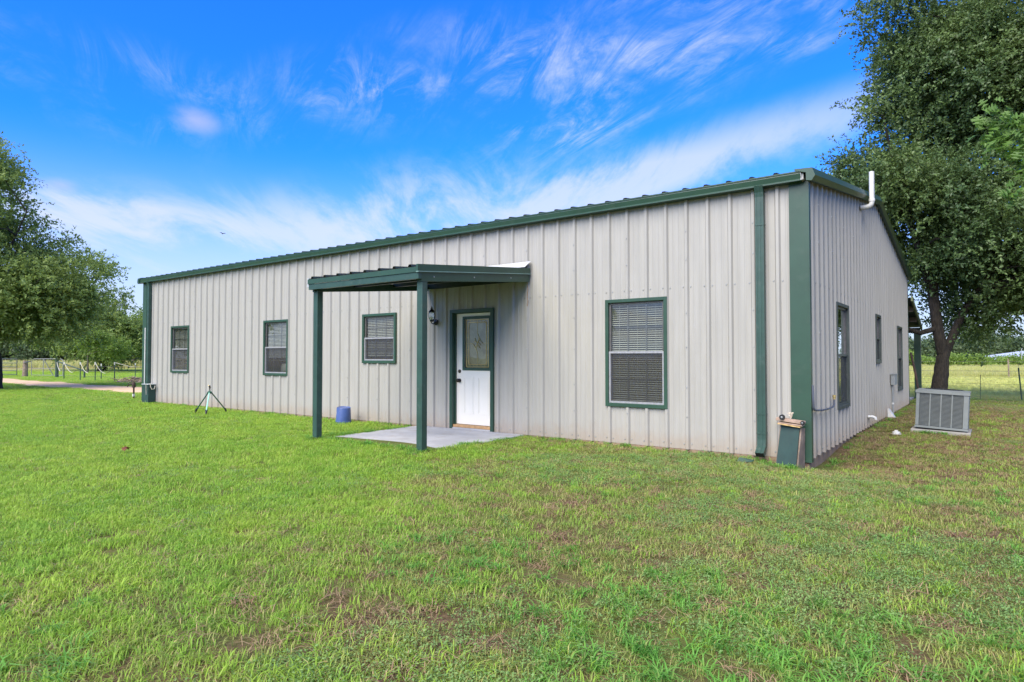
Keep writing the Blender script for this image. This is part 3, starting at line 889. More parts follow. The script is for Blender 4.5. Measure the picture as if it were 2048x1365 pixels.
MB().box(CX0 - .01, CX1 + .012, CY - .012, CY + .045, czt(CY) - .150, czt(CY) - .064).build('front_beam', M['green_post'], can)
MB().box(CX0 - .02, CX1 - .014, CY - .026, CY - .010, czt(CY) - .062, czt(CY) + .008).build('eave_trim', M['green'], can)
for y in (-1.75, -.88):
    MB().box(CX0 + .054, CX1 - .054, y - .03, y + .03, czt(y) - .12, czt(y) + .004).build('purlin', M['roof'], can)
MB().box(CX0 + .054, CX1 - .054, -.09, -.037, czt(0) - .17, czt(0) - .03).build('ledger', M['roof'], can)
MB().box(CX0 - .06, CX0 - .012, CY - .01, CY + .10, czt(CY) - .11, czt(CY) + .03).build('gutter_stub', M['gutter_in'], can)
fl = MB().prism([[(x, -.037, 2.862), (x, -.040, 2.866), (x, -.20, czt(-.2) + .062), (x, -.20, czt(-.2) + .058)] for x in (CX0 - .02, CX1 + .03)])
fl.build('wall_flashing', M['galv'], can)
for xc in (CX0 + .05, CX1 - .05):
    g0 = float(gz(xc, CY + .12)) - .05
    MB().box(xc - .051, xc + .051, CY + .07, CY + .172, g0, czt(CY) - .151).build('post', M['green_post'], can, bevel=.006)
# bolts on the side beam
for y in (-2.3, -1.45, -.55):
    MB().lathe([(.011, 0), (.011, .006), (0, .008)], (CX1 + .006, y, czt(y) - .125), 8, Matrix.Rotation(R(90), 3, 'Y')).build('bolt', M['steel'], can)
# porch slab
V = [(-6.78, -.040), (-4.36, -.040), (-4.30, -2.38), (-6.76, -2.42)]
mb = MB().prism([[(x, y, z - .012 * (-y / 2.4)) for x, y in V] for z in (-.22, .006)])
tag(mb.build('porch_slab', M['concrete'], bevel=.01), 'pale grey concrete slab under the porch canopy before the white door', 'slab')

# ------------------------------------------------------------------ wall lantern
wl = thing('wall_lantern', (-6.36, -.03, 1.95), 'small black carriage lantern on the wall left of the white door', 'lantern')
lx, ly = -6.36, -.15
MB().lathe([(.055, 0), (.055, .012), (.035, .022), (0, .024)], (lx, -.030, 1.93), 14, Matrix.Rotation(R(90), 3, 'X')).build('backplate', M['black'], wl, smooth=True)
MB().tube([(lx, -.05, 1.93), (lx, -.10, 1.895), (lx, ly, 1.905), (lx, ly, 1.935)], .010, 8).build('bracket_arm', M['black'], wl, smooth=True)
MB().lathe([(.012, 0), (.036, .012), (.040, .026), (.032, .034)], (lx, ly, 1.932), 12).build('lantern_base', M['black'], wl)
MB().lathe([(.036, 0), (.058, .05), (.058, .12), (.044, .15)], (lx, ly, 1.966), 6, cap=False).build('lantern_glass', M['glass'], wl)
for k in range(6):
    a_ = math.pi / 3 * k
    MB().tube([(lx + r_ * math.cos(a_), ly + r_ * math.sin(a_), 1.966 + z) for r_, z in ((.037, 0), (.059, .05), (.059, .12), (.045, .15))], .0035, 5).build('cage_bar', M['black'], wl)
MB().lathe([(.062, 0), (.050, .022), (.026, .045), (.018, .052), (.024, .062), (.012, .076), (.006, .10), (0, .125)], (lx, ly, 2.112), 12).build('lantern_cap', M['black'], wl, smooth=True)
MB().lathe([(.010, 0), (.012, .03), (.008, .07), (0, .085)], (lx, ly, 1.968), 8).build('candle_bulb', M['pvc'], wl, smooth=True)

# ------------------------------------------------------------------ things round the building
def G0(x, y): return float(gz(x, y))

# leaning green board cover at the right corner, with a wheeled board on it
bx_ = thing('board_cover', (-.18, -.22, G0(-.18, -.3)), 'dark green painted board cover leaning at the right front corner', 'cover')
zb = G0(-.2, -.35) - .03
MB().prism([[(-.335, -.26 - d, zb), (-.085, -.33 - d, zb), (-.070, -.16 - d, .415), (-.300, -.10 - d, .425)] for d in (0, .022)]).build('front_board', simple('green_board_paint', (.013, .040, .032), .55, var=.15, bump=.1), bx_)
MB().prism([[(-.085 + d, -.325, zb), (-.055 + d, -.075, zb), (-.050 + d, -.060, .40), (-.068 + d, -.158, .412)] for d in (0, .018)]).build('side_board', M['oldwood'], bx_)
MB().prism([[(-.330 - d, -.250, zb), (-.310 - d, -.075, zb), (-.290 - d, -.060, .40), (-.302 - d, -.10, .42)] for d in (0, .016)]).build('side_board', M['oldwood'], bx_)
wbd = thing('wheeled_board', (-.18, -.16, .44), 'old pinkish wooden board with black wheels lying on the green board cover', 'board')
ux = Vector((.965, -.1, -.10)).normalized(); uy = Vector((.1, .98, 0)).normalized(); uz = ux.cross(uy).normalized()
cc = Vector((-.18, -.15, .49))
MB().obox(cc, ux, uy, uz, .165, .055, .019).build('plank', M['wood'], wbd, bevel=.006)
MB().obox(cc - uz * .038 + ux * .01, (ux + Vector((0, 0, .03))).normalized(), uy, uz, .145, .05, .008).build('lower_plank', M['wood'], wbd)
MB().obox(cc - uz * .056 + ux * .0, ux, uy, uz, .135, .06, .006).build('lower_plank', simple('straw_wood', (.52, .36, .15), .8, var=.3, nscale=20), wbd)
for s_, d_ in ((-.085, -.062), (.158, -.045)):
    wc = cc + ux * s_ + uy * d_ + uz * (.034 if s_ < 0 else .002)
    q = Matrix((ux, uz, -uy)).transposed()
    wr = .034 if s_ < 0 else .024
    wh = MB().lathe([(wr * .5, -.016), (wr * .92, -.016), (wr, -.010), (wr, .010), (wr * .92, .016), (wr * .5, .016)], wc, 18, q).build('wheel', M['rubber'], wbd, smooth=True)
    MB().lathe([(wr * .35, -.012), (wr * .35, .019), (wr * .12, .021), (0, .021)], wc, 12, q).build('hub', M['steel'], wh)
mb = MB()
for k in range(9):
    a_ = random.uniform(0, 6.3); r_ = random.uniform(.01, .03)
    p0 = cc + ux * .0 + uz * .02; p1 = p0 + Vector((r_ * math.cos(a_), r_ * math.sin(a_) * .5, random.uniform(.04, .085)))
    mb.tube([p0, (p0 + p1) / 2 + Vector((.006, 0, .004)), p1], .0018, 4)
    mb.obox(p1, Vector((1, .3, .2)).normalized(), Vector((0, 1, 0)), Vector((-.2, 0, 1)).normalized(), .008, .006, .006)
tag(mb.build('dry_sprig', simple('dry_flower', (.55, .47, .36), .9, var=.3, nscale=60)), 'tuft of dry pale flower heads on the wheeled board', 'sprig')

# scrap of green gutter lying in the grass
z0 = G0(-.66, -.44)
MB().prism([[(-.74, -.50, z0 + .02), (-.57, -.43, z0 + .035), (-.56, -.38, z0 + .05), (-.73, -.44, z0 + .075)], [(-.74, -.50, z0 + .012), (-.57, -.43, z0 + .027), (-.56, -.38, z0 + .042), (-.73, -.44, z0 + .067)]]).build('gutter_scrap', M['green'])
tag(bpy.data.objects['gutter_scrap'], 'small scrap of green gutter metal lying in grass below the kinked downspout', 'scrap')

# short hose on the gable wall
hp = [(.052, -.02, .93), (.056, -.02, .80), (.058, -.01, .66), (.06, .02, .625), (.062, .12, .612), (.066, .45, .592), (.066, .85, .585), (.066, 1.12, .590), (.066, 1.22, .60), (.066, 1.26, .63), (.066, 1.272, .70)]
hs_ = thing('garden_hose', (.05, .6, .6), 'short dark grey hose with brass end hung along the gable wall', 'hose')
MB().tube(hp, .013, 8).build('tube', M['hose'], hs_, smooth=True)
MB().lathe([(.018, 0), (.018, .025), (.024, .03), (.024, .06), (.018, .062)], (.066, 1.272, .69), 10).build('brass_fitting', M['brass'], hs_, smooth=True)

# electrical disconnect on the gable wall
db = thing('disconnect_box', (.04, 8.25, .7), 'grey electrical disconnect box on the gable wall before the last window', 'electrical box')
MB().box(.033, .12, 8.05, 8.42, .66, .90).build('case', M['box'], db, bevel=.006)
MB().box(.030, .132, 8.03, 8.44, .895, .912).build('hood', M['box'], db)
MB().tube([(.06, 8.12, .67), (.06, 8.12, .25), (.06, 8.12, -.02)], .016, 8).build('conduit', M['box'], db)
MB().tube([(.06, 8.12, .26), (.06, 8.12, .22)], .024, 8).build('coupling', M['pvc'], db)

# condenser
acx, acy = .77, 4.42
zg = G0(1.2, 4.5)
ac = thing('air_conditioner', (1.17, 4.8, zg), 'grey air conditioner condenser standing tilted on a pad beside the gable wall', 'air conditioner')
W_, D_, H_ = .745, .74, .64
tilt = R(2.9)
rot = Matrix.Rotation(tilt, 3, 'Y')
base = Vector((acx, acy, zg + .105))
def T(x, y, z): return base + rot @ Vector((x, y, z))
class TB(MB):
    def tbox(s, x0, x1, y0, y1, z0, z1):
        v = [T(x, y, z) for x in (x0, x1) for y in (y0, y1) for z in (z0, z1)]
        return s.add(v, [(0, 1, 3, 2), (4, 6, 7, 5), (0, 4, 5, 1), (2, 3, 7, 6), (0, 2, 6, 4), (1, 5, 7, 3)])
TB().tbox(.02, W_ - .02, .02, D_ - .02, .03, H_ - .04).build('coil', M['ac_dark'], ac)
TB().tbox(-.005, W_ + .005, -.005, D_ + .005, 0, .035).build('base_pan', M['ac'], ac)
for x0, y0, wx in ((0, 0, .05), (W_ - .075, 0, .075), (0, D_ - .05, .05), (W_ - .075, D_ - .05, .075)):
    TB().tbox(x0, x0 + wx, y0, y0 + .05, .036, H_ - .04).build('corner_post', M['ac'], ac, bevel=.006)
iw = (W_ - .125) / 4
for k in range(1, 4):
    x = .05 + iw * k
    TB().tbox(x - .009, x + .009, 0, .014, .036, H_ - .04).build('upright_bar', M['ac'], ac)
for k in range(4):                                    # louvred guards, front
    mb = TB()
    xa, xb = .05 + iw * k + .010, .05 + iw * (k + 1) - .010
    n = 26
    for j in range(n):
        z = .045 + (H_ - .10) * (j + .5) / n
        v = [T(x, y, z + dz_) for x in (xa, xb) for y, dz_ in ((.004, -.006), (.015, .006))]
        mb.add(v, [(0, 1, 3, 2)])
    mb.build('louvre_panel', simple('louvre_grey', (.10, .115, .115), .5, var=.08), ac)
for k in range(4):                                    # and on the right side
    mb = TB()
    ya, yb = .05 + .165 * k + .008, .05 + .165 * (k + 1) - .008
    for j in range(26):
        z = .045 + (H_ - .10) * (j + .5) / 26
        v = [T(x, y, z + dz_) for y in (ya, yb) for x, dz_ in ((W_ - .004, -.006), (W_ - .015, .006))]
        mb.add(v, [(0, 1, 3, 2)])
    mb.build('louvre_panel', M['ac_dark'], ac)
# top with round fan opening and wire guard
mb = TB(); n = 28; cx_, cy_ = W_ / 2, D_ / 2
ring_o = []; ring_i = []
for k in range(n):
    a_ = 2 * math.pi * (k + .5) / n; ca, sa = math.cos(a_), math.sin(a_)
    m_ = max(abs(ca), abs(sa))
    ring_o.append(T(cx_ + ca / m_ * (W_ / 2 + .012), cy_ + sa / m_ * (D_ / 2 + .012), H_ - .0))
    ring_i.append(T(cx_ + ca * .30, cy_ + sa * .30, H_ + .022))
low = [p - rot @ Vector((0, 0, .045)) for p in ring_o]
lowi = [p - rot @ Vector((0, 0, .06)) for p in ring_i]
mb.prism([low, ring_o, ring_i, lowi], cap=False).build('top_cover', M['ac'], ac)
mb = TB()
for r_ in (.06, .12, .18, .24, .29):
    pts = [T(cx_ + r_ * math.cos(2 * math.pi * k / 20), cy_ + r_ * math.sin(2 * math.pi * k / 20), H_ + .018 + .012 * (1 - r_ / .3)) for k in range(21)]
    mb.tube(pts, .004, 4)
for k in range(12):
    a_ = math.pi / 6 * k
    mb.tube([T(cx_ + .03 * math.cos(a_), cy_ + .03 * math.sin(a_), H_ + .03), T(cx_ + .30 * math.cos(a_), cy_ + .30 * math.sin(a_), H_ + .017)], .0035, 4)
mb.build('fan_guard', M['black'], ac)
TB().tbox(cx_ - .06, cx_ + .06, cy_ - .06, cy_ + .06, H_ - .16, H_ - .06).build('fan_motor', M['black'], ac)
for k in range(4):
    a_ = math.pi / 2 * k + .4
    c_, s_ = math.cos(a_), math.sin(a_)
    mb = TB(); mb.add([T(cx_ + c_ * .06 - s_ * .05, cy_ + s_ * .06 + c_ * .05, H_ - .10), T(cx_ + c_ * .28 - s_ * .09, cy_ + s_ * .28 + c_ * .09, H_ - .085), T(cx_ + c_ * .28 + s_ * .09, cy_ + s_ * .28 - c_ * .09, H_ - .12), T(cx_ + c_ * .06 + s_ * .05, cy_ + s_ * .06 - c_ * .05, H_ - .115)], [(0, 1, 2, 3)])
    mb.build('fan_blade', M['black'], ac)
mb = MB().prism([[(acx - .06, acy - .07, z), (acx + W_ + .04, acy - .07, z - .028), (acx + W_ + .04, acy + D_ + .05, z - .028), (acx - .06, acy + D_ + .05, z)] for z in (zg - .05, zg + .075)])
tag(mb.build('equipment_pad', M['pad'], bevel=.008), 'thin pale concrete pad under the grey condenser', 'pad')

# white cleanout cap in the grass
cz = G0(.55, 3.85)
cp_ = thing('cleanout_cap', (.55, 3.85, cz), 'white plastic pipe cap in the grass near the gable wall', 'pipe cap')
MB().lathe([(.060, -.03), (.060, .030), (.048, .036), (0, .037)], (.55, 3.85, cz + .025), 16).build('cap', M['pvc'], cp_)
MB().box(.525, .575, 3.825, 3.875, cz + .061, cz + .085).build('square_plug', M['pvc'], cp_, bevel=.004)
MB().lathe([(.075, 0), (.080, .012), (.061, .016)], (.55, 3.85, cz + .012), 16).build('collar', M['pvc'], cp_)

# tripod sprinkler
sx_, sy_ = -12.75, -.92
sz = G0(sx_, sy_)
ts = thing('tripod_sprinkler', (sx_, sy_, sz), 'tripod lawn sprinkler with green legs standing on the lawn before the wall', 'sprinkler')
hub = Vector((sx_, sy_, sz + .50))
fwd = Vector((.78, -.62, 0))
for k, (a_, mt) in enumerate(((0, 'mint'), (118, 'darkgreen'), (242, 'darkgreen'))):
    d = Matrix.Rotation(R(a_), 3, 'Z') @ fwd
    foot = Vector((sx_, sy_, sz + .02)) + d * .40
    lg = MB().tube([hub + d * .035, foot + Vector((0, 0, .05)) - d * .03], .0145, 8).build('leg', M[mt], ts, smooth=True)
    MB().tube([foot + Vector((0, 0, .075)) - d * .045, foot - Vector((0, 0, .03))], [.022, .016], 8).build('rubber_foot', M['rubber'], lg)
    MB().obox(foot + Vector((0, 0, .09)) - d * .055, d, d.cross(Vector((0, 0, 1))), Vector((0, 0, 1)), .014, .026, .014).build('leg_clamp', M['rubber'], lg)
MB().lathe([(.030, -.03), (.055, -.01), (.055, .012), (.022, .03), (.014, .05)], hub, 12).build('hub', M['darkgreen'], ts)
MB().tube([hub + Vector((0, 0, .03)), hub + Vector((0, 0, .10))], .012, 8).build('riser', M['rubber'], ts)
hd_ = MB().obox(hub + Vector((.004, 0, .125)), Vector((.9, 0, .45)).normalized(), Vector((0, 1, 0)), Vector((-.45, 0, .9)).normalized(), .014, .014, .034).build('impact_head', M['bronze'], ts)
MB().tube([hub + Vector((-.012, 0, .155)), hub + Vector((-.05, -.01, .168))], .008, 6).build('nozzle', M['brass'], hd_)
MB().lathe([(.022, 0), (.022, .006), (0, .008)], hub + Vector((.0, 0, .17)), 10).build('deflector', M['galv'], hd_)
MB().tube([Vector((sx_, sy_, sz + .13)) + (Matrix.Rotation(R(242), 3, 'Z') @ fwd) * .33, Vector((sx_, sy_, sz + .13)) + fwd * .30], .004, 5).build('spreader', M['rubber'], ts)

# upturned blue bucket
bz = G0(-8.52, -.42)
Bm = Matrix.Rotation(R(5), 3, 'Y') @ Matrix.Rotation(R(3), 3, 'X')
bk = thing('bucket', (-8.52, -.42, bz), 'upturned blue plastic bucket with white print standing against the wall', 'bucket')
bc = Vector((-8.52, -.42, bz - .01))
MB().lathe([(.152, 0), (.158, .004), (.158, .022), (.151, .026), (.150, .05), (.155, .053), (.155, .063), (.149, .066), (.134, .325), (.131, .332), (.123, .332), (.121, .326), (0, .326)], bc, 36, Bm).build('pail', M['blue'], bk, smooth=True)
def onb(ang, z):
    r_ = .1495 - (z - .066) * (.015 / .26) + .0012
    return bc + Bm @ Vector((r_ * math.cos(ang), r_ * math.sin(ang), z))
mb = MB()
def strip(a0, a1, z0, z1):
    n = 5
    for i in range(n):
        u0 = a0 + (a1 - a0) * i / n; u1 = a0 + (a1 - a0) * (i + 1) / n
        mb.add([onb(R(u0), z0), onb(R(u1), z0), onb(R(u1), z1), onb(R(u0), z1)], [(0, 1, 2, 3)])
A = 246                                              # right end of the printed panel
strip(A - 62, A, .238, .247); strip(A - 4, A, .178, .247); strip(A - 62, A - 8, .150, .157)
strip(A - 20, A - 16, .172, .226); strip(A - 32, A - 16, .218, .228); strip(A - 34, A - 29, .172, .226)
strip(A - 52, A - 38, .198, .228); strip(A - 58, A - 42, .185, .205)
mb.build('print', M['bluewhite'], bk)
mb = MB(); mb.tube([onb(R(a_), .045 + .03 * math.sin(R((a_ - 40) * 1.0))) + Vector((0, 0, -.01)) for a_ in range(-20, 120, 10)], .0025, 5)
mb.build('bail_handle', M['steel'], bk)

# fallen red-brown oak leaf cluster on the lawn
lz = G0(-7.5, -4.85)
mb = MB()
for k in range(5):
    c_ = Vector((-7.5 + random.uniform(-.06, .06), -4.85 + random.uniform(-.03, .03), lz + .075 + random.uniform(0, .02)))
    a_ = random.uniform(0, 6.3); d = Vector((math.cos(a_), math.sin(a_), random.uniform(-.1, .5))).normalized(); s2 = d.cross(Vector((0, 0, 1))).normalized()
    outl = [(-.05, 0), (-.02, .012), (-.012, .03), (.002, .012), (.015, .034), (.024, .012), (.05, .012), (.055, 0), (.05, -.012), (.024, -.012), (.015, -.034), (.002, -.012), (-.012, -.03), (-.02, -.012)]
    mb.prism([[c_ + d * u + s2 * v + Vector((0, 0, abs(v) * .5 + q)) for u, v in outl] for q in (0, .0012)])
tag(mb.build('dead_leaves', M['deadleaf']), 'small cluster of curled red-brown dead leaves on the green lawn', 'dead leaf')

# dark green box at the left corner with a white cord
gx0, gy0 = -17.6, -.15
z0 = G0(gx0, gy0) - .03
cb = thing('corner_box', (gx0, gy0, z0), 'dark green wooden box at the foot of the left corner with white pipe rising', 'box')
MB().box(-17.79, -17.42, -.25, -.045, z0, .50).build('body', simple('dark_green_box_paint', (.016, .045, .036), .6, var=.2, bump=.1), cb, bevel=.008)
MB().box(-17.81, -17.40, -.265, -.042, .503, .520).build('lid', simple('pale_lid', (.42, .46, .45), .6, var=.15), cb, bevel=.004)
MB().tube([(-17.93, -.13, .51), (-17.93, -.13, 1.2), (-17.95, -.12, 2.15)], .016, 8).build('white_pipe', M['pvc'], cb)
MB().tube([(-17.50, -.15, .53), (-17.40, -.20, .54), (-17.385, -.20, .44), (-17.36, -.17, .37), (-17.36, -.11, .38), (-17.37, -.08, .47)], .010, 6).build('cord', M['rope'], cb)
MB().tube([(-17.50, -.272, .53), (-17.505, -.262, .22)], .009, 6).build('cord_end', M['rope'], cb)

# yard hydrant
hx, hy = -19.95, .42
hz = G0(hx, hy)
yh = thing('yard_hydrant', (hx, hy, hz), 'dark brown yard hydrant standing in grass left of the building corner', 'hydrant')
MB().tube([(hx, hy, hz - .03), (hx, hy, hz + .40)], .028, 8).build('standpipe', M['rust'], yh)
MB().lathe([(.05, 0), (.055, .10), (.045, .16), (.02, .19)], (hx, hy, hz + .36), 10).build('head', M['rust'], yh)
MB().tube([(hx - .03, hy - .03, hz + .48), (hx - .11, hy - .10, hz + .46), (hx - .15, hy - .13, hz + .39)], [.022, .020, .022], 8).build('spout', M['rust'], yh)
MB().tube([(hx, hy, hz + .54), (hx - .07, hy - .06, hz + .60), (hx - .13, hy - .11, hz + .57)], .011, 6).build('lever', M['rust'], yh)
MB().box(hx - .03, hx + .03, hy - .03, hy + .03, hz + .08, hz + .16).build('white_tag', M['pvc'], yh)

# leaning rusty pole behind the far corner
tag(MB().tube([(.04, 12.72, 1.42), (.16, 12.60, .8), (.21, 12.52, .45), (.36, 12.4, G0(.3, 12.4))], .030, 8).build('leaning_pole', M['rust']), 'rusty brown pole leaning against the far end of the gable wall', 'pole')

# back porch: lean-to roof on posts behind the building
bp = thing('back_porch', (-9, 14.2, 0), 'dark lean-to porch roof on posts at the back of the building', 'porch')
for k in range(6):
    x1 = .10 - k * 3.05; x0 = x1 - 3.045
    MB().add([(x0, LY + .04, 2.95), (x1, LY + .04, 2.95), (x1, 15.35, 2.24), (x0, 15.35, 2.24)], [(0, 1, 2, 3)]).build('roof_sheet', M['roof'], bp)
MB().prism([[(x, LY + .04, 2.99), (x, 15.38, 2.27), (x, 15.38, 2.13), (x, LY + .04, 2.85)] for x in (.105, .145)]).build('rake_board', simple('mossy_green_trim', (.17, .20, .11), .7, var=.2), bp)
MB().box(-18.2, .10, 15.12, 15.24, 2.06, 2.22).build('beam', M['green'], bp)
for y in (13.0, 14.1):
    MB().box(-18.2, .09, y, y + .06, 2.95 - (y - LY) * .225 - .16, 2.95 - (y - LY) * .225 - .02).build('purlin', M['oldwood'], bp)
for x in (.02, -6.0, -12.1, -18.1):
    MB().box(x - .09, x + .09, 15.09, 15.27, G0(x, 15) - .05, 2.06).build('post', M['green'], bp, bevel=.006)
MB().box(-18, -.1, 12.3, 15.2, G0(-5, 13) - .1, G0(-5, 13) + .06).build('floor_slab', M['concrete'], bp)

# bird in the sky
bpz = Vector((-19.63, 3.12, 5.62))
bd = MB()
BS = .55
bd.tube([bpz + Vector((-.10, .02, -.02)) * BS, bpz + Vector((-.04, 0, 0)) * BS, bpz + Vector((.03, 0, .012)) * BS, bpz + Vector((.075, 0, .018)) * BS, bpz + Vector((.10, 0, .015)) * BS], [.004, .015, .017, .010, .003], 7)
for s_ in (-1, 1):
    bd.prism([[bpz + Vector(p) * BS for p in ((-.03, s_ * .02, .01), (.04, s_ * .02, .012), (.03, s_ * .11, .07), (-.02, s_ * .20, .05), (-.04, s_ * .10, .045))], [bpz + Vector(p) * BS - Vector((0, 0, .004)) for p in ((-.03, s_ * .02, .01), (.04, s_ * .02, .012), (.03, s_ * .11, .07), (-.02, s_ * .20, .05), (-.04, s_ * .10, .045))]])
tag(bd.build('bird', M['black']), 'tiny dark bird flying in the sky above the left roof end', 'bird')

# ------------------------------------------------------------------ fences
FWD = np.array([-math.sin(.6421), math.cos(.6421)]); RGT = np.array([math.cos(.6421), math.sin(.6421)])
def at(px, depth):
    """ground position seen in photo column px at that depth (metres along the view)"""
    p = np.array(CAM[:2]) + FWD * depth + RGT * depth * (px - 1024) / 1273.8
    return float(p[0]), float(p[1])
def tpost(parent, x, y, h, mat='tpost', w_=.022, white=False, lean=(0, 0)):
    z = G0(x, y)
    o = MB().tube([(x, y, z - .05), (x + lean[0], y + lean[1], z + h)], w_, 6).build('post', M[mat], parent)
    if white:
        MB().tube([(x + lean[0] * .85, y + lean[1] * .85, z + h * .86), (x + lean[0], y + lean[1], z + h + .01)], w_ * 1.25, 6).build('white_tip', M['pvc'], o)
    return o

# right: wire fence behind the big tree
f1 = thing('wire_fence', (2, 16, 0), 'low wire fence on thin green posts behind the large oak trunk', 'fence')
fx = [-24 + 4.6 * i for i in range(5)] + [-1.9, 1.58, 2.60, 6.2, 10.0]
for i, x in enumerate(fx):
    tpost(f1, x, 16.0, 1.0 if x != 1.58 else .78, 'tpost', .022 if x != 1.58 else .010, lean=(-.07 if x == 2.60 else .02, 0))
MB().tube([(2.53, 16, .95), (2.525, 16, 1.04), (2.56, 16, 1.10)], .006, 5).build('wire_end', M['wire'], f1)
for k in range(5):
    z = .06 + k * .205
    mb = MB()
    pts = []
    for a, b in zip(fx[:-1], fx[1:]):
        for t in (0, .33, .66): pts.append((a + (b - a) * t, 16.0, z - .012 * math.sin(math.pi * t) + random.uniform(-.006, .006)))
    mb.tube(pts, .0032, 4); mb.build('wire', M['wire'], f1)
# right: fence at the edge of the tall meadow
f2 = thing('wire_fence', (2, 46, 0), 'distant wire fence on wooden posts along the weedy edge of the meadow', 'fence')
fx2 = [-40 + 3.9 * i for i in range(16)]
for i, x in enumerate(fx2):
    MB().tube([(x, 46, -.1), (x + random.uniform(-.04, .04), 46, 1.12 + random.uniform(-.1, .1))], .05 if i % 2 else .07, 6).build('post', M['oldwood'], f2)
for z in (.35, .7, 1.0):
    MB().tube([(x, 46, z + random.uniform(-.02, .02)) for x in fx2], .008, 4).build('wire', M['wire'], f2)

# left: pipe gates, corner post with brace, T-posts with drooping white rope
GL = -.1
def polypts(p0, p1, sag, n=8):
    p0, p1 = Vector(p0), Vector(p1)
    return [p0.lerp(p1, i / n) - Vector((0, 0, sag * 4 * (i / n) * (1 - i / n))) for i in range(n + 1)]
g1 = thing('pipe_gate', (-58, 7.0, GL), 'dark green pipe gate at the far left beside the gravel track', 'gate')
ga, gb = Vector((-61.0, 6.0, 0)), Vector((-55.0, 7.0, 0))
for z in (.15, .42, .70, .98, 1.28):
    MB().tube([ga + Vector((0, 0, GL + z)), gb + Vector((0, 0, GL + z))], .028, 6).build('rail', M['gatedark'], g1)
for t in (0, .33, .66, 1):
    p = ga.lerp(gb, t); MB().tube([p + Vector((0, 0, GL + .10)), p + Vector((0, 0, GL + 1.30))], .028, 6).build('stile', M['gatedark'], g1)
g2 = thing('wooden_post', (-54.3, 7.3, GL), 'thick weathered wooden gate post between the two pipe gates', 'post')
MB().tube([(-54.3, 7.3, GL - .05), (-54.25, 7.3, GL + .5), (-54.3, 7.32, GL + 1.15)], [.19, .16, .15], 9).build('stump', M['oldwood'], g2)
MB().tube([(-54.2, 7.2, GL + 1.0), (-53.2, 7.3, GL + 1.12)], .04, 6).build('cross_arm', M['gatedark'], g2)
g3 = thing('pipe_gate', (-52.5, 8, GL), 'pale pipe gate with rounded top standing open beside the corner post', 'gate')
ga, gb = Vector((-54.0, 7.6, 0)), Vector((-50.4, 8.4, 0))
def gp_(t, z): return ga.lerp(gb, t) + Vector((0, 0, GL + z))
MB().tube([gp_(0, .1), gp_(0, 1.1), gp_(.03, 1.24), gp_(.08, 1.29), gp_(.92, 1.29), gp_(.97, 1.24), gp_(1, 1.1), gp_(1, .1)], .024, 6).build('hoop', M['gatewhite'], g3)
for z in (.62, .12): MB().tube([gp_(0, z), gp_(1, z)], .018, 6).build('rail', M['gatewhite'], g3)
MB().tube([gp_(.38, .1), gp_(.38, 1.29)], .026, 6).build('stile', M['gatewhite'], g3)
MB().tube([gp_(.40, 1.25), gp_(.70, .12)], .03, 6).build('brace', M['gatedark'], g3)
f3 = thing('rope_fence', (-44, 7, GL), 'line of thin posts with drooping white rope beside the gravel track', 'fence')
MB().tube([(-49.2, 7.65, GL - .1), (-49.2, 7.65, GL + 1.22)], .11, 8).build('corner_post', M['tpost'], f3)
MB().tube([(-49.0, 7.65, GL + 1.10), (-46.6, 8.4, GL + .50)], .045, 6).build('brace_rail', M['tpost'], f3)
MB().tube([(-46.6, 8.4, GL - .05), (-46.6, 8.4, GL + .52)], .06, 6).build('brace_post', M['tpost'], f3)
lp_ = [(-45.4, 6.83), (-42.55, 6.75), (-40.6, 6.85), (-38.3, 7.0)]
tops = [Vector((-49.1, 7.6, GL + 1.15))]
for x, y in lp_:
    tpost(f3, x, y, 1.10, white=True, w_=.03); tops.append(Vector((x, y, G0(x, y) + 1.08)))
for x, y in ((-43.9, 8.4), (-46.2, 11.4), (-41.5, 10.2)): tpost(f3, x, y, .98, white=True, w_=.028)
for k, p in enumerate(tops[:-1]):
    q = tops[k + 1]
    MB().tube(polypts(p, p.lerp(q, .55) - Vector((0, 0, .62)), .17), .017, 6).build('rope', M['rope'], f3)
    MB().tube(polypts(p.lerp(q, .55) - Vector((0, 0, .62)), q - Vector((0, 0, .1)), .1), .008, 5).build('wire', M['wire'], f3)
p = tops[-1]
MB().tube([p, p + Vector((.9, .5, -.24)), p + Vector((2.3, 1.2, -.27)), p + Vector((3.7, 1.9, -.02)), p + Vector((4.1, 2.1, -.05)), p + Vector((4.3, 2.2, -.40))], .018, 6).build('rope', M['rope'], f3)
for z in (.25, .55, .85):
    MB().tube([(-49.2, 7.65, GL + z)] + [(x, y, G0(x, y) + z) for x, y in lp_] + [(-33, 7.6, GL + z)], .006, 4).build('wire', M['wire'], f3)
# pile of cut brush
bpz0 = GL
mb = MB()
for k in range(150):
    a_ = random.uniform(0, math.pi); r_ = abs(random.gauss(0, .5))
    c_ = Vector((-36.2 + random.gauss(0, .75), 7.1 + random.gauss(0, .35), 0)); hgt = max(.02, .26 * math.exp(-((c_.x + 36.2) / .8) ** 2) * random.random() + .03)
    d = Vector((math.cos(a_), math.sin(a_), random.uniform(-.3, .3))).normalized() * random.uniform(.08, .22)
    c_.z = bpz0 + hgt
    mb.tube([c_ - d, c_ + d], random.uniform(.012, .035), 5)
tag(mb.build('brush_pile', simple('cut_brush', (.46, .34, .22), .9, var=.45, nscale=9)), 'low pile of cut brown brush beside the rope fence', 'brush pile')
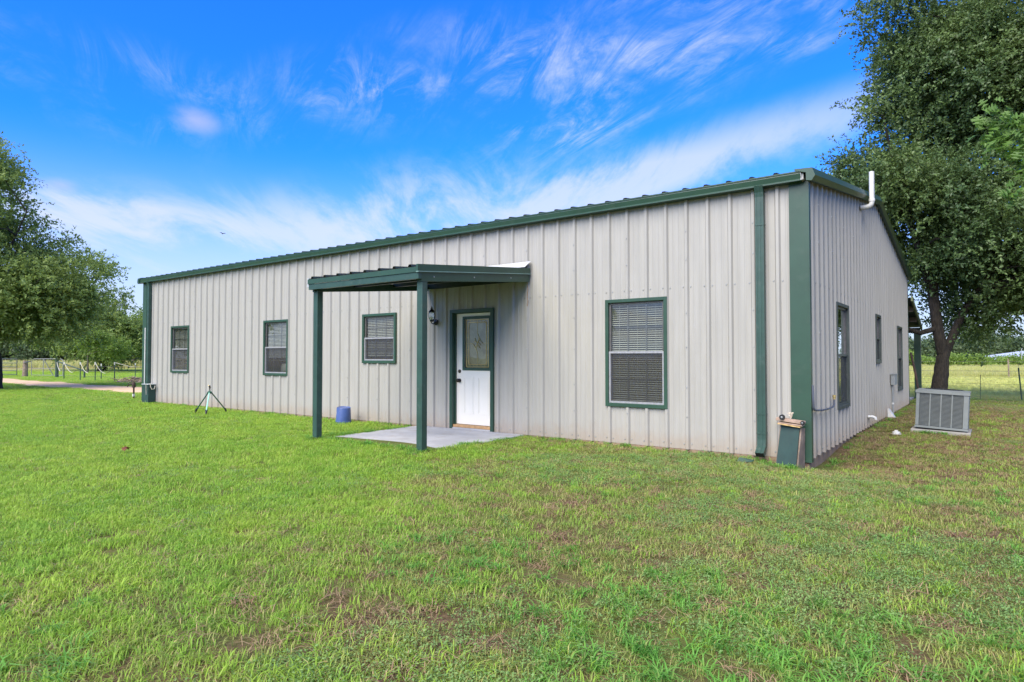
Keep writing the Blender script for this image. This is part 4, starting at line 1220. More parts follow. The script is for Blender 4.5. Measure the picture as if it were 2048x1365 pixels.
# far barn at the right edge and a pole
fbx, fby = at(2012, 122)
def fo_(l, d, z): return (fbx + RGT[0] * l + FWD[0] * d, fby + RGT[1] * l + FWD[1] * d, z)
fb = thing('far_barn', (fbx, fby, -.1), 'far low barn with pale metal roof at the edge of the woods', 'barn')
MB().prism([[fo_(l, 0, .12 + (l + 3.6) * .17), fo_(l, 0, .20 + (l + 3.6) * .17), fo_(l, 6, 1.15 + (l + 3.6) * .13), fo_(l, 6, 1.05 + (l + 3.6) * .13)] for l in (-3.6, 12)]).build('roof', M['galv'], fb)
MB().prism([[fo_(l, d, -.2), fo_(l, d, .25 + (l + 3.6) * .17 + d * .14)] + [fo_(l, d + .12, .25 + (l + 3.6) * .17 + d * .14), fo_(l, d + .12, -.2)] for l, d in ((-3.2, .5), (1.2, .5))]).build('shed_wall', M['oldwood'], fb)
MB().prism([[fo_(l, .4, -.2), fo_(l, .4, .2 + (l + 3.6) * .17)] + [fo_(l, .55, .2 + (l + 3.6) * .17), fo_(l, .55, -.2)] for l in (1.3, 11.8)]).build('barn_wall', M['galv'], fb)
upx, upy = at(2043, 112)
tag(MB().tube([(upx, upy, -.2), (upx, upy, 2.7), (upx + .1, upy, 2.95)], [.07, .06, .05], 7).build('utility_pole', M['steel']), 'pale pole standing before the far barn at the right edge', 'pole')

# ------------------------------------------------------------------ trees
def unit(a): return a / np.maximum(np.linalg.norm(a, axis=-1, keepdims=True), 1e-9)

def leaf_cloud(name, P, A, N, L, Wd, mat, parent, r):
    """leaves: base P, axis A, normal N, length L, width Wd; folded diamond of two triangles"""
    B = unit(np.cross(A, N)); n = len(P)
    base = P; tip = P + A * L[:, None]
    mid = P + A * (L * .48)[:, None] + N * (Wd * .22)[:, None]
    l = mid - B * (Wd * .5)[:, None]; r_ = mid + B * (Wd * .5)[:, None]
    V = np.stack([base, l, tip, r_], 1).reshape(-1, 3)
    i = np.arange(n) * 4
    F = np.stack([np.stack([i, i + 1, i + 2], -1), np.stack([i, i + 2, i + 3], -1)], 1).reshape(-1, 3)
    rnd = np.repeat(r.random(n), 4)
    return np_mesh(name, V, F, mat, parent, {'rnd': rnd})

def crown_points(blobs, nclump, r, inner=.45, sub=1.0):
    """two levels: boughs spread through the crown, leaf clumps round every bough"""
    nb = max(6, nclump // 15)
    w_ = np.array([b[3] * b[4] * b[5] for b in blobs]) ** .75
    k = r.choice(len(blobs), nb, p=w_ / w_.sum())
    B = np.array([b[:6] for b in blobs])[k]
    d = unit(r.normal(size=(nb, 3)))
    rad = (inner ** 3 + (1 - inner ** 3) * r.random(nb)) ** (1 / 3) * (.84 + .26 * r.random(nb))
    C = B[:, :3] + d * B[:, 3:6] * rad[:, None]
    size = sub * (.6 + .8 * r.random(nb))
    q = r.integers(0, nb, nclump)
    e = unit(r.normal(size=(nclump, 3)) + d[q] * .7 + np.array([0, 0, .25]))
    P = C[q] + e * np.array([1.15, 1.15, .62]) * (size[q] * (.35 + .65 * r.random(nclump) ** .5))[:, None]
    return P, unit(d[q] * .35 + e)

def tree(name, label, cat, base, blobs, limbs, nclump, twigs, leaves, leaf, mat, bark, seed, twig_len=.6, group=None, cl_r=.45, nbranch=60, spread=1.0, zmin=None, trunk_n=10, inner=.35):
    r = np.random.default_rng(seed)
    t = thing(name, base, label, cat, group)
    mb = MB(); nodes = []
    for path, rads in limbs:
        P_ = [Vector(p) for p in path]
        pts = []; rr = []
        for i in range(len(P_) - 1):
            for s in (0, .25, .5, .75):
                q = P_[i].lerp(P_[i + 1], s) + Vector(r.normal(size=3)) * rads[i] * .06
                pts.append(q); rr.append((rads[i] + (rads[i + 1] - rads[i]) * s) * (1 + r.normal() * .03))
        pts.append(P_[-1]); rr.append(rads[-1])
        mb.tube(pts, rr, trunk_n)
        nodes += [p for p, q in zip(pts, rr) if p.z > base[2] + 1.2]
    C, d = crown_points(blobs, nclump, r, inner, twig_len * 1.45)
    if zmin is not None: C[:, 2] = np.maximum(C[:, 2], zmin + r.random(nclump) * .4)
    NA = np.array([tuple(q) for q in nodes])
    for c in C[:nbranch]:
        k = int(np.argmin(np.linalg.norm(NA - c, axis=1) + (NA[:, 2] > c[2]) * 1.0))
        p0 = Vector(NA[k]); p1 = Vector(c)
        m1 = p0.lerp(p1, .5) + Vector(r.normal(size=3)) * .15 + Vector((0, 0, .12 * (p1 - p0).length))
        L = (p1 - p0).length
        mb.tube([p0, p0.lerp(m1, .5), m1, m1.lerp(p1, .6), p1], [.016 * L + .012, .012 * L + .012, .009 * L + .010, .014, .006], 5, cap=False)
    mb.build('trunk', bark, t, smooth=True)
    # twigs around every clump centre, leaves along every twig
    nt = nclump * twigs
    c = np.repeat(C, twigs, 0); od = np.repeat(d, twigs, 0)
    dirs = unit(od * .55 + r.normal(size=(nt, 3)) * .8 * spread + np.array([0, 0, .10]))
    start = c + r.normal(size=(nt, 3)) * cl_r * .55
    ln = twig_len * (.55 + .8 * r.random(nt))
    u = (np.arange(leaves) + .5) / leaves
    s = u[None, :] * ln[:, None]
    P = start[:, None, :] + dirs[:, None, :] * s[..., None]
    P[..., 2] -= .25 * s ** 2 / max(twig_len, .1)
    n = nt * leaves
    P = P.reshape(-1, 3) + r.normal(size=(n, 3)) * .02 * twig_len / .6
    T_ = np.repeat(dirs, leaves, 0)
    A = unit(T_ * .6 + r.normal(size=(n, 3)) * .75 + np.array([0, 0, -.12]))
    Nn = unit(r.normal(size=(n, 3)) * .42 + np.array([0, 0, .45]) + np.repeat(od, leaves, 0) * .45 + np.repeat(dirs, leaves, 0) * .45)
    Nn = unit(Nn - A * (Nn * A).sum(1, keepdims=True))
    L = leaf * (.65 + .7 * r.random(n)); Wd = L * (.42 + .2 * r.random(n))
    leaf_cloud('crown', P, A, Nn, L, Wd, mat, t, r)
    return t

# the large oak behind the far corner of the gable end
bx0, by0 = .62, 14.1
b0 = (bx0, by0, G0(bx0, by0))
def off(lat, dep, z): return (bx0 + RGT[0] * lat + FWD[0] * dep, by0 + RGT[1] * lat + FWD[1] * dep, z)
limbs = [([off(0, 0, -.12), off(.03, 0, .5), off(.12, 0, 1.15), off(.17, 0, 1.62)], [.29, .22, .185, .15]),
         ([off(.12, 0, 1.40), off(.02, .05, 2.1), off(-.05, .1, 3.2), off(.1, .2, 5.2), off(.4, .2, 8.0), off(.6, .1, 11.5)], [.155, .155, .15, .13, .10, .04]),
         ([off(.20, 0, 1.40), off(.48, 0, 2.0), off(.72, 0, 2.55), off(1.3, -.3, 3.6), off(2.2, -.7, 5.0), off(3.1, -1.0, 7.0)], [.12, .115, .11, .10, .08, .03]),
         ([off(0, 0, 2.15), off(-.45, .1, 2.02), off(-.95, .2, 2.18), off(-1.7, .5, 3.0), off(-2.4, .8, 4.2)], [.085, .07, .06, .05, .02]),
         ([off(-.02, .1, 3.0), off(-.7, -.3, 4.4), off(-1.5, -.6, 6.4), off(-2.0, -.8, 8.2)], [.12, .09, .06, .02]),
         ([off(.1, .2, 4.6), off(.9, .9, 6.4), off(1.7, 1.6, 8.6), off(2.2, 2.0, 10.5)], [.11, .08, .05, .02])]
blobs = [(*off(1.3, .3, 10.6), 2.2, 2.5, 2.9), (*off(.0, .0, 8.0), 2.1, 2.2, 2.1), (*off(2.3, .2, 9.5), 2.9, 2.9, 3.5), (*off(-.6, .6, 5.6), 2.3, 2.5, 2.0),
         (*off(2.0, -.3, 5.8), 2.7, 2.7, 2.4), (*off(3.6, .2, 5.0), 2.4, 2.5, 2.3), (*off(1.5, .3, 3.9), 2.3, 2.3, 1.3), (*off(3.4, -.5, 3.3), 1.7, 1.8, .9), (*off(-.9, 1.0, 3.8), 1.5, 1.6, 1.1)]
big_oak = tree('oak_tree', 'large dark leafy oak with forked trunk behind the gable end', 'tree', b0, blobs, limbs, 1800, 13, 17, .098, M['leaf_oak'], M['bark'], 5, .62, 'trees around the house', zmin=2.15, nbranch=150)

# second tree showing above the roof, left of the large oak
x_, y_ = at(1700, 34)
tree('oak_tree', 'smaller pale leafed tree showing over the roof left of the large oak', 'tree', (x_, y_, -.05),
     [(x_, y_, 8.6, 1.5, 1.5, 2.6), (x_ + .6, y_ + .5, 6.5, 2.4, 2.4, 2.5), (x_ - .9, y_ - .6, 8.0, 1.3, 1.3, 1.9)],
     [([(x_, y_, -.15), (x_, y_, 2.5), (x_ + .2, y_, 6), (x_, y_, 10)], [.3, .22, .14, .03])], 150, 9, 13, .13, M['leaf_left'], M['bark'], 6, .6, 'trees around the house', nbranch=40)

# near oak on the right: its trunk stands outside the picture, one branch reaches in
nx_, ny_ = 6.7, 4.6
near = tree('oak_tree', 'near oak whose branch of bright lobed leaves hangs in at the right edge', 'tree', (nx_, ny_, G0(nx_, ny_)),
     [(nx_ + .3, ny_ + .3, 6.6, 2.9, 2.9, 2.6), (nx_ + .2, ny_ + 1.5, 4.6, 2.3, 2.6, 1.6), (nx_ + 1.2, ny_ - .9, 5.2, 2.0, 2.0, 1.6)],
     [([(nx_, ny_, -.15), (nx_, ny_, 1.5), (nx_ - .1, ny_, 3.0), (nx_, ny_, 6.0), (nx_, ny_, 8.4)], [.26, .20, .17, .10, .03]),
      ([(nx_ - .1, ny_, 2.8), (5.1, 3.0, 3.8), (3.7, 1.8, 4.25), (2.75, .95, 4.05), (2.25, .55, 3.75)], [.09, .06, .035, .018, .006])],
     210, 9, 13, .115, M['leaf_oak'], M['bark'], 8, .6, 'trees around the house', zmin=3.0, nbranch=50)
outline = [(0, 0), (.10, .045), (.22, .05), (.26, .19), (.31, .27), (.36, .18), (.42, .075), (.50, .09), (.54, .30), (.60, .38), (.66, .25), (.70, .10), (.77, .11), (.82, .24), (.87, .22), (.88, .09), (1.0, .05)]
def lobed_branch(tips, n_per, parent):
    r = np.random.default_rng(21)
    V = []; F = []; rn = []
    full = outline + [(u, -v) for u, v in reversed(outline[1:-1])] + []
    for tip, spread_, n_ in tips:
        tip = Vector(tip)
        for k in range(n_):
            p = tip + Vector(r.normal(size=3) * np.array(spread_))
            a = Vector(r.normal(size=3) + np.array([-.6, -.5, -.25])).normalized()
            nn = Vector(r.normal(size=3) * .6 + np.array([-.1, -.6, .7])); nn = (nn - a * nn.dot(a)).normalized(); b = a.cross(nn)
            L = .115 + .05 * r.random(); i0 = len(V)
            # central spine split: two fans
            spine = [0, len(outline) - 1]
            for u, v in full:
                V.append(p + a * (u * L) + b * (v * L) + nn * (abs(v) * L * .35 - (u - .5) ** 2 * L * .35))
            nf = len(full); half = len(outline)
            for q in range(half - 1):
                a0, a1 = i0 + q, i0 + q + 1
                c0 = i0 + (nf - q) % nf; c1 = i0 + (nf - q - 1)
                if q == 0: F.append((a0, a1, c1, c1))
                elif q == half - 2: F.append((a0, a1, c0, c0))
                else: F.append((a0, a1, c1, c0))
            rn += [r.random()] * nf
    F = np.array(F)
    T1 = np.concatenate([F[:, [0, 1, 2]], F[:, [0, 2, 3]]])
    T1 = T1[(T1[:, 0] != T1[:, 1]) & (T1[:, 1] != T1[:, 2]) & (T1[:, 0] != T1[:, 2])]
    return np_mesh('lobed_leaves', np.array([tuple(v) for v in V]), T1, M['leaf_lobed'], parent, {'rnd': rn})
def pt(px, py, depth):
    c_ = math.cos(.0262); s_ = math.sin(.0262)
    u = (682.5 - py) / 1273.8
    x, y = at(px, depth)
    return (x, y, CAM[2] + depth * (u * c_ + s_) / (c_ - u * s_))
tips = [(pt(1998, 232, 7.3), (.10, .10, .08), 30), (pt(2018, 268, 7.2), (.12, .12, .08), 36), (pt(2038, 300, 7.1), (.12, .12, .08), 36), (pt(1996, 285, 7.3), (.06, .06, .05), 10),
        (pt(2052, 262, 7.2), (.12, .12, .09), 26), (pt(2060, 330, 7.0), (.12, .12, .09), 30), (pt(2056, 368, 7.0), (.09, .09, .07), 16), (pt(2080, 290, 7.0), (.14, .14, .12), 40)]
lobed_branch(tips, 0, near)

# left: shade tree whose trunk stands at the picture's edge
tx_, ty_ = at(-6, 27.2)
def offl(lat, dep, z): return (tx_ + RGT[0] * lat + FWD[0] * dep, ty_ + RGT[1] * lat + FWD[1] * dep, z)
lA = tree('shade_tree', 'tall loose crowned tree at the left edge beside the gravel track', 'tree', (tx_, ty_, G0(tx_, ty_)),
     [(*offl(-2.7, 0, 9.0), 1.8, 2.1, 2.6), (*offl(-2.1, 0, 11.0), 1.0, 1.2, 1.3), (*offl(-1.4, 0, 5.6), 3.5, 3.2, 2.0), (*offl(.3, .3, 4.6), 2.5, 2.6, 1.3), (*offl(1.2, .4, 3.6), 2.0, 2.1, 1.2), (*offl(-.4, -.3, 4.4), 2.6, 2.4, 1.5), (*offl(-3, .4, 4.2), 2.6, 2.6, 1.6), (*offl(-.3, .2, 7.7), 1.2, 1.4, .9), (*offl(.3, .2, 3.1), 2.4, 2.2, .8)],
     [([offl(0, 0, -.2), offl(-.05, 0, 1.2), offl(-.2, 0, 2.4), offl(-.8, 0, 5), offl(-1.6, 0, 9), offl(-1.6, 0, 13)], [.26, .2, .18, .14, .09, .02]),
      ([offl(-.2, 0, 2.2), offl(.9, .2, 3.5), offl(2.2, .4, 4.4)], [.11, .07, .02]), ([offl(-.6, 0, 4.2), offl(.4, .2, 6.2), offl(1.0, .2, 7.6)], [.09, .05, .02])],
     1050, 11, 14, .13, M['leaf_left'], M['bark'], 12, .72, 'trees around the house', zmin=2.1, nbranch=90, cl_r=.5)
tx2, ty2 = at(206, 66)
tree('shade_tree', 'rounded dark crowned tree standing beyond the rope fence', 'tree', (tx2, ty2, -.1),
     [(*at(165, 66), 7.6, 3.0, 3.2, 3.6), (*at(198, 66), 6.0, 1.9, 2.2, 2.9), (*at(110, 67), 6.0, 2.8, 2.8, 3.2), (*at(190, 66), 4.0, 3.4, 3.0, 1.7), (*at(215, 65), 2.9, 2.2, 2.2, 1.1), (*at(60, 68), 5.5, 3.0, 2.8, 3.0)],
     [([(tx2, ty2, -.2), (tx2 + .3, ty2, 1.5), (*at(195, 66), 4.0), (*at(170, 66), 8.0)], [.5, .34, .26, .05]), ([(tx2, ty2, .5), (*at(218, 66), 2.0), (*at(232, 66), 4.5)], [.3, .22, .05])],
     620, 9, 12, .26, M['leaf_left'], M['bark'], 13, 1.1, 'trees around the house', cl_r=.8, nbranch=60)
tx3, ty3 = at(176, 58)
tree('young_tree', 'low bright green young tree in front of the dark crowned tree', 'tree', (tx3, ty3, -.1),
     [(tx3, ty3, 2.3, 1.7, 1.7, .9), (*at(205, 58), 2.4, 1.3, 1.3, .8)], [([(tx3, ty3, -.2), (tx3, ty3, 1.2), (tx3, ty3, 2.6)], [.09, .07, .02])],
     90, 8, 12, .16, M['leaf_light'], M['barkg'], 14, .7, 'trees around the house', nbranch=20)
tx4, ty4 = at(268, 88)
tree('shade_tree', 'light green round tree just left of the building corner', 'tree', (tx4, ty4, -.1),
     [(tx4, ty4, 4.6, 3.2, 3.2, 2.9), (*at(292, 88), 4.9, 3.0, 3.0, 3.0), (*at(268, 87), 2.6, 3.0, 2.6, 1.4)], [([(tx4, ty4, -.2), (tx4, ty4, 2.5), (tx4, ty4, 6)], [.3, .22, .05])],
     230, 8, 12, .27, M['leaf_light'], M['barkg'], 15, 1.1, 'trees around the house', cl_r=.8, nbranch=30)

# two more of the same trees stand behind the photographer: they show in the window glass
def copy_tree(o, loc, rotz, label):
    c = o.copy(); col.objects.link(c); c.location = loc; c.rotation_euler = (0, 0, rotz); c['label'] = label
    for ch in [q for q in bpy.data.objects if q.parent == o]:
        d = ch.copy(); col.objects.link(d); d.parent = c
    return c
copy_tree(lA, (-29.5, -40, -.05), R(70), 'tree behind the viewer mirrored at the left of the tall front window')
copy_tree(lA, (-50.0, -18, -.05), R(130), 'tree beyond the left edge mirrored in the leftmost front window')
copy_tree(lA, (-15.0, -44, -.05), R(200), 'tree behind the viewer mirrored at the right of the tall front window')

# far woods: a mass of crowns along the edge of the fields
def woods(name, label, spots, leaf, mat, seed):
    r = np.random.default_rng(seed)
    Ps = []; 
    for (x, y, h, rad) in spots:
        nb = int(22 + rad * 6)
        for k in range(nb):
            d_ = unit(r.normal(size=3)); c = np.array([x, y, h * .52]) + d_ * np.array([rad, rad, h * .5]) * (.55 + .45 * r.random())
            n = 34
            P = c + r.normal(size=(n, 3)) * rad * .22
            Ps.append(P)
    P = np.concatenate(Ps); P[:, 2] = np.maximum(P[:, 2], -.05); n = len(P)
    A = unit(r.normal(size=(n, 3))); Nn = unit(r.normal(size=(n, 3)) * .7 + np.array([0, -.2, .7])); Nn = unit(Nn - A * (Nn * A).sum(1, keepdims=True))
    L = leaf * (.6 + .8 * r.random(n))
    o = leaf_cloud(name, P, A, Nn, L, L * .6, mat, None, r)
    tag(o, label, 'woods', kind='stuff')
sp_ = []
for k in range(58):
    px = 1760 + k * 9 + random.uniform(-5, 5); dpt = random.uniform(140, 175)
    x, y = at(px, dpt); h = random.uniform(4.2, 6.3) + (2.2 if 1935 < px < 1985 else 0)
    sp_.append((x, y, h, random.uniform(2.6, 4.2)))
woods('far_woods', 'hazy green line of woods beyond the meadow on the right', sp_, .62, M['leaf_far'], 31)
sp_ = []
for k in range(46):
    px = -160 + k * 11 + random.uniform(-5, 5); dpt = random.uniform(120, 150)
    x, y = at(px, dpt); sp_.append((x, y, random.uniform(5.0, 9.0), random.uniform(2.6, 4.4)))
woods('far_woods', 'dark green line of woods beyond the pen on the left', sp_, .6, M['leaf_far'], 32)
sp_ = []
for k in range(26):
    px = 1790 + k * 12 + random.uniform(-6, 6); dpt = random.uniform(100, 122)
    x, y = at(px, dpt); sp_.append((x, y, random.uniform(.7, 1.6), random.uniform(1.0, 2.2)))
x, y = at(1816, 84); sp_.append((x, y, 1.9, 1.3))
woods('far_brush', 'low pale green brush along the far edge of the meadow', sp_, .34, M['leaf_light'], 33)

# ------------------------------------------------------------------ lawn: tufts scattered by geometry nodes
G1 = grass_material('lawn_blades', ((.255, .460, .050), (.375, .535, .068), (.200, .415, .054)), (.58, .52, .20), .02)
G2 = grass_material('mixed_turf_blades', ((.270, .350, .074), (.385, .405, .120), (.205, .325, .070)), (.60, .46, .23), .12)
G3 = grass_material('crab_grass_blades', ((.150, .395, .060), (.225, .430, .072), (.125, .355, .062)), (.45, .42, .16), -.04)
G4 = grass_material('creeping_weed_leaves', ((.195, .355, .105), (.285, .400, .125), (.155, .315, .100)), (.40, .28, .12), .0)
G5 = grass_material('straw_thatch', ((.31, .205, .115), (.41, .30, .165), (.22, .125, .075)), (.17, .08, .05), .1, .15)
G6 = grass_material('meadow_stems', ((.46, .48, .13), (.56, .54, .21), (.38, .43, .12)), (.58, .52, .28), .1)
def blade_mesh(name, n, h, wd, rad, lean, mat, seed, flat=False):
    r = np.random.default_rng(seed)
    V = []; F = []; rn = []
    for k in range(n):
        a = r.random() * 6.283; rr = rad * math.sqrt(r.random()); bx, by = rr * math.cos(a), rr * math.sin(a)
        b = r.random() * 6.283; H = h * (.55 + .75 * r.random()); ln = lean * (.3 + r.random())
        d = np.array([math.cos(b), math.sin(b), 0]); s = np.array([-d[1], d[0], 0]) * wd * (.7 + .6 * r.random()) * .5
        base = np.array([bx, by, -.008 if not flat else .004 + .012 * r.random()])
        if flat:
            m1 = base + d * H * .5 + np.array([0, 0, .010 + .012 * r.random()]); tp = base + d * H + np.array([0, 0, .002 + .012 * r.random()])
        else:
            m1 = base + d * H * ln * .32 + np.array([0, 0, H * .62]); tp = base + d * H * ln * .95 + np.array([0, 0, H * (1.0 - .28 * min(ln, 1.6))])
        i = len(V); V += [base - s, base + s, m1 + s * .85, m1 - s * .85, tp]
        F += [(i, i + 1, i + 2), (i, i + 2, i + 3), (i + 3, i + 2, i + 4)]
        rn += [r.random()] * 5
    o = np_mesh(name, np.array(V), np.array(F), mat, None, {'rnd': rn})
    col.objects.unlink(o)
    return o
def weed_mesh(name, n, rad, ls, mat, seed):
    r = np.random.default_rng(seed); V = []; F = []; rn = []
    for k in range(n):
        a = r.random() * 6.283; rr = rad * math.sqrt(r.random()); p = np.array([rr * math.cos(a), rr * math.sin(a), .008 + .040 * r.random() * (1 - rr / rad * .6)])
        A = unit(np.array([*r.normal(size=2), .35 * r.normal()])); N = unit(np.array([*(r.normal(size=2) * .45), 1.0])); N = unit(N - A * (A @ N)); B = np.cross(A, N)
        L = ls * (.6 + .8 * r.random()); W = L * .5
        i = len(V); V += [p, p + A * L * .5 - B * W * .5 + N * W * .15, p + A * L, p + A * L * .5 + B * W * .5 + N * W * .15]
        F += [(i, i + 1, i + 2), (i, i + 2, i + 3)]; rn += [r.random()] * 4
    o = np_mesh(name, np.array(V), np.array(F), mat, None, {'rnd': rn}); col.objects.unlink(o)
    return o
lawn_v = [blade_mesh('lawn_tuft', 40, .050, .0040, .082, 1.05, G1, 40 + k) for k in range(4)]
turf_v = [blade_mesh('turf_tuft', 30, .042, .0040, .085, 1.15, G2, 50 + k) for k in range(4)]
crab_v = [blade_mesh('crab_tuft', 24, .060, .0060, .042, 1.5, G3, 60 + k) for k in range(3)]
weed_v = [weed_mesh('weed_mat', 64, .10, .0135, G4, 70 + k) for k in range(3)]
thatch_v = [blade_mesh('thatch', 24, .075, .0036, .09, 1, G5, 80 + k, True) for k in range(3)]
mead_v = [blade_mesh('meadow_tuft', 26, .60, .020, .35, .5, G6, 90 + k) for k in range(3)]

def scatter(name, label, P, rotz, scl, var, variants, tiltv=None, zcap=None):
    n = len(P)
    me = bpy.data.meshes.new(name)
    me.vertices.add(n); me.vertices.foreach_set('co', np.asarray(P, np.float32).ravel())
    a = me.attributes.new('rot', 'FLOAT_VECTOR', 'POINT')
    rt = np.zeros((n, 3), np.float32); rt[:, 2] = rotz
    if tiltv is not None: rt[:, :2] = tiltv
    a.data.foreach_set('vector', rt.ravel())
    a = me.attributes.new('scl', 'FLOAT_VECTOR', 'POINT')
    scl = np.asarray(scl, np.float32); sv = np.stack([scl, scl, np.minimum(scl, zcap) if zcap else scl], -1)
    a.data.foreach_set('vector', sv.ravel())
    a = me.attributes.new('var', 'INT', 'POINT'); a.data.foreach_set('value', np.asarray(var, np.int32))
    o = bpy.data.objects.new(name, me); col.objects.link(o)
    ng = bpy.data.node_groups.new(name + '_nodes', 'GeometryNodeTree')
    ng.interface.new_socket('Geometry', in_out='INPUT', socket_type='NodeSocketGeometry')
    ng.interface.new_socket('Geometry', in_out='OUTPUT', socket_type='NodeSocketGeometry')
    N = ng.nodes; L = ng.links
    gi = N.new('NodeGroupInput'); go_ = N.new('NodeGroupOutput'); jn = N.new('GeometryNodeJoinGeometry')
    def attr(nm, ty):
        q = N.new('GeometryNodeInputNamedAttribute'); q.data_type = ty; q.inputs[0].default_value = nm; return q.outputs[0]
    av, ar, asc = attr('var', 'INT'), attr('rot', 'FLOAT_VECTOR'), attr('scl', 'FLOAT_VECTOR')
    for k, vo in enumerate(variants):
        cmp_ = N.new('FunctionNodeCompare'); cmp_.data_type = 'INT'; cmp_.operation = 'EQUAL'
        ii = [s for s in cmp_.inputs if s.type == 'INT']
        L.new(av, ii[0]); ii[1].default_value = k
        oi = N.new('GeometryNodeObjectInfo'); oi.inputs[0].default_value = vo
        ip = N.new('GeometryNodeInstanceOnPoints')
        L.new(gi.outputs[0], ip.inputs['Points']); L.new(cmp_.outputs[0], ip.inputs['Selection'])
        L.new(oi.outputs['Geometry'], ip.inputs['Instance']); L.new(ar, ip.inputs['Rotation']); L.new(asc, ip.inputs['Scale'])
        L.new(ip.outputs[0], jn.inputs[0])
    L.new(jn.outputs[0], go_.inputs[0])
    md = o.modifiers.new('scatter', 'NODES'); md.node_group = ng
    tag(o, label, 'grass', kind='stuff')
    return o

def lush(x, y):
    xb = -4.0 + np.clip(-1.9 - y, -2, 6) * .58 + (fbm(x * .8, y * .8, 9) - .5) * 3.2
    return 1 / (1 + np.exp(-(xb - x) / .6))
def allowed(x, y):
    ok = ~((x > -LX - .03) & (x < .045) & (y > -.045) & (y < LY + .1))
    ok &= ~((x > -6.74) & (x < -4.34) & (y > -2.36) & (y < 0))
    ok &= ~((x > acx - .05) & (x < acx + W_ + .03) & (y > acy - .05) & (y < acy + D_ + .04))
    ok &= ~((x > -.1) & (x < .16) & (y > -.15) & (y < 3.2))
    cy, hw = trk(x); ok &= ~((np.abs(y - cy) < hw - .05 + .35 * (fbm(x * 1.3, y * 1.3, 4) - .5)) & (x < -18.9))
    ok &= ~((x > -18.2) & (x < .0) & (y > 12) & (y < 15.3))
    return ok
def area(d0, d1, dens):
    """random ground points between two view depths, a bit wider than the picture"""
    lat = 1.08
    n = int(lat * (d1 * d1 - d0 * d0) * dens)
    d = np.sqrt(d0 * d0 + (d1 * d1 - d0 * d0) * rng.random(n)); l = (rng.random(n) * 2 - 1) * lat * d
    return CAM[0] + FWD[0] * d + RGT[0] * l, CAM[1] + FWD[1] * d + RGT[1] * l, d
br = np.random.default_rng(5)
BARE = []
while len(BARE) < 105:                                    # small worn spots, each its own size
    bx1, by1 = br.uniform(-5.5, 3.5), br.uniform(-7.6, 1.5)
    fd = (bx1 - CAM[0]) * FWD[0] + (by1 - CAM[1]) * FWD[1]
    if fd < 1.6 or lush(np.array([bx1]), np.array([by1]))[0] > .55 or br.random() > np.clip(1.25 - fd / 9, .2, 1): continue
    BARE.append((bx1, by1, br.uniform(.06, .17), br.uniform(.05, .11), br.uniform(0, 3.14)))
def bare_n(x, y):
    t_ = np.zeros_like(x)
    wob = .6 + .9 * vnoise(x * 14, y * 14, 44)
    for bx1, by1, ra, rb, an in BARE:
        dx, dy = x - bx1, y - by1
        u_ = (dx * math.cos(an) + dy * math.sin(an)) / ra; v_ = (dy * math.cos(an) - dx * math.sin(an)) / rb
        t_ = np.maximum(t_, np.clip(1.6 - (u_ * u_ + v_ * v_) * wob, 0, 1))
    return t_
acc = {k: [] for k in ('lawn', 'turf', 'crab', 'weed', 'thatch')}
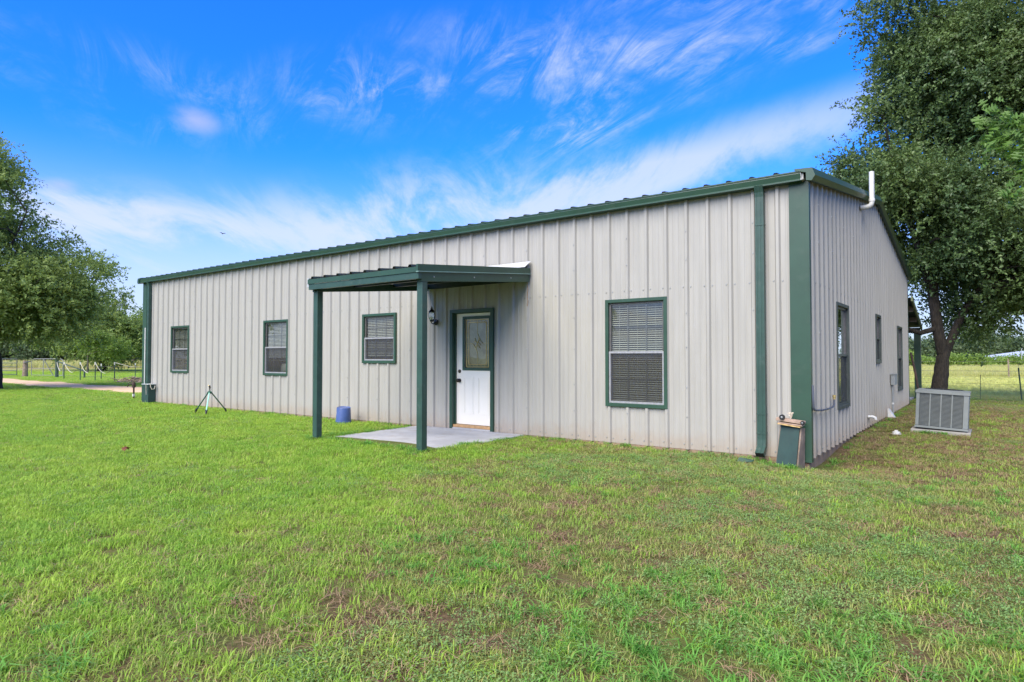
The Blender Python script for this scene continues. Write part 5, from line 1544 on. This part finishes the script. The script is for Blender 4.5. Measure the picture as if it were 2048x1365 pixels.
for d0, d1, dn, sc in ((.8, 6, 1.0, 1.0), (6, 11, .72, 1.1), (11, 20, .34, 1.45), (20, 34, .11, 2.3), (34, 62, .035, 3.6)):
    for kind, base_d in (('lawn', 230), ('turf', 190), ('crab', 90), ('weed', 170), ('thatch', 90)):
        if d0 >= 20 and kind in ('crab', 'weed', 'thatch'): continue
        x, y, d = area(d0, d1, base_d * dn)
        L_ = lush(x, y); b = bare_n(x, y); w2 = fbm(x * .55, y * .55, 33, 4); c2 = fbm(x * .75, y * .75, 57, 4)
        gab = np.clip((x + .6) / .9, 0, 1) * np.clip((y + 1.2) / 1.6, 0, 1) * np.clip((14.5 - y) / 3, 0, 1)       # thin turf under the trees
        wallb = np.clip(1 - (-y) / .45, 0, 1) * ((x < .2) & (x > -18.4) & (y < .1))                           # worn strip along the wall
        fgd = (x - CAM[0]) * FWD[0] + (y - CAM[1]) * FWD[1]
        fgw = np.clip((4.9 - fgd) / 2.2, 0, 1)                            # coarse weedy strip
        bare = b
        if kind == 'lawn': p = np.clip(L_ * 1.5, 0, 1) * (1 - .35 * bare) * (1 - .22 * fgw) * (1 - .55 * wallb) + .10 * (1 - L_) * (1 - bare)
        elif kind == 'turf': p = np.clip((1 - L_) * 1.7, 0, 1) * (1 - .93 * bare) * (.95 - .5 * gab) * (1 - .3 * wallb) * (1 - .08 * fgw)
        elif kind == 'crab': p = (1 - L_) * np.clip((c2 - .50 + .10 * fgw) / .10, .02, 1) * (1 - .9 * bare) * (.25 + .75 * fgw) * (1 - gab)
        elif kind == 'weed': p = (1 - .85 * L_ * (1 - .8 * fgw)) * np.clip((w2 - .51 + .10 * fgw) / .07, .04, 1) * (1 - .9 * bare) * (1 - .8 * gab)
        else: p = (1 - .9 * L_) * (.26 * (1 - fgw) + .06 + .6 * bare + .9 * gab) + .25 * wallb
        if kind in ('lawn', 'turf', 'weed'):                              # tufted growth with gaps
            cl = np.clip((vnoise(x * 6.5, y * 6.5, 71) * .6 + vnoise(x * 15, y * 15, 72) * .4 - .30) / .22, 0, 1)
            p = p * (1 - (.58 * np.maximum(fgw, .45 * (1 - L_)) + .12) * (1 - cl))
        keep = (rng.random(len(x)) < p) & allowed(x, y)
        keep &= ~((y > 16.4) & (x > -15))
        if d0 >= 34: keep &= ((y < 46) & (x > -20)) | ((x < -20) & (x > -85))
        x, y = x[keep], y[keep]
        s = sc * (.7 + .6 * rng.random(len(x)))
        if kind in ('lawn', 'turf'): s = s * (.82 + .5 * (fbm(x * 2.2, y * 2.2, 5, 3)))
        if d0 >= 20: s = s * .8
        z = gz(x, y)
        acc[kind].append((x, y, z, s))
labels = dict(lawn=('lawn_grass', 'short bright green lawn grass covering the left yard'), turf=('turf_grass', 'thin olive green turf on the right and in front'),
              crab=('crab_grass', 'coarse bright crab grass tufts in the foreground'), weed=('creeping_weeds', 'low creeping small leaved weeds among the turf'),
              thatch=('dry_thatch', 'dry straw coloured thatch lying on bare patches'))
vs = dict(lawn=lawn_v, turf=turf_v, crab=crab_v, weed=weed_v, thatch=thatch_v)
for k, parts in acc.items():
    x, y, z, s = [np.concatenate([p[i] for p in parts]) for i in range(4)]
    n = len(x)
    scatter(labels[k][0], labels[k][1], np.stack([x, y, z], -1), rng.random(n) * 6.283, s, rng.integers(0, len(vs[k]), n), vs[k], rng.normal(size=(n, 2)) * .10, 1.15)
# taller tufts along the foot of the walls and posts
mx = []
for k in range(130):
    x = random.uniform(-17.5, -.3)
    if -6.9 < x < -4.3: continue
    mx.append((x, random.uniform(-.16, -.05)))
for k in range(46): mx.append((random.uniform(.08, .22), random.uniform(.3, 11)))
for xc in (CX0 + .05, CX1 - .05):
    for k in range(10): mx.append((xc + random.uniform(-.12, .12), CY + .02 + random.uniform(-.1, .05)))
for k in range(60): mx.append((random.uniform(-6.8, -4.3), -2.41 + random.uniform(-.10, .07)))
for k in range(34): mx.append((-6.79 + random.uniform(-.06, .07), random.uniform(-2.4, -.1)))
for k in range(34): mx.append((-4.33 + random.uniform(-.06, .07), random.uniform(-2.4, -.1)))
for k in range(16): mx.append((random.uniform(-.45, .0), random.uniform(-.50, -.34)))
for k in range(14): mx.append((random.uniform(acx - .05, acx + .55), acy - .12 + random.uniform(-.06, .02)))
mx = np.array(mx); n = len(mx)
scatter('wall_weeds', 'ragged weeds and grass along the foot of the walls', np.stack([mx[:, 0], mx[:, 1], gz(mx[:, 0], mx[:, 1])], -1), rng.random(n) * 6.283, .8 + .9 * rng.random(n) ** 2, rng.integers(0, 3, n), crab_v)
# meadow beyond the second fence and the rough on the far left
P = []
for k in range(5200):
    px = random.uniform(1700, 2250); dpt = 44 + 70 * random.random() ** 1.6
    x, y = at(px, dpt)
    if y > 46.3: P.append((x, y, float(gz(x, y)), random.uniform(.30, .65)))
for k in range(3500):
    px = random.uniform(1760, 2300); dpt = 19 + 27 * random.random()
    x, y = at(px, dpt)
    if 16.3 < y < 45.5: P.append((x, y, float(gz(x, y)), random.uniform(.10, .22)))
for k in range(3600):
    px = random.uniform(-250, 420); dpt = random.uniform(84, 118)
    x, y = at(px, dpt); P.append((x, y, float(gz(x, y)), random.uniform(.9, 1.8)))
P = np.array(P); n = len(P)
scatter('meadow_grass', 'tall pale meadow grass in the far fields', P[:, :3], rng.random(n) * 6.283, P[:, 3], rng.integers(0, 3, n), mead_v)
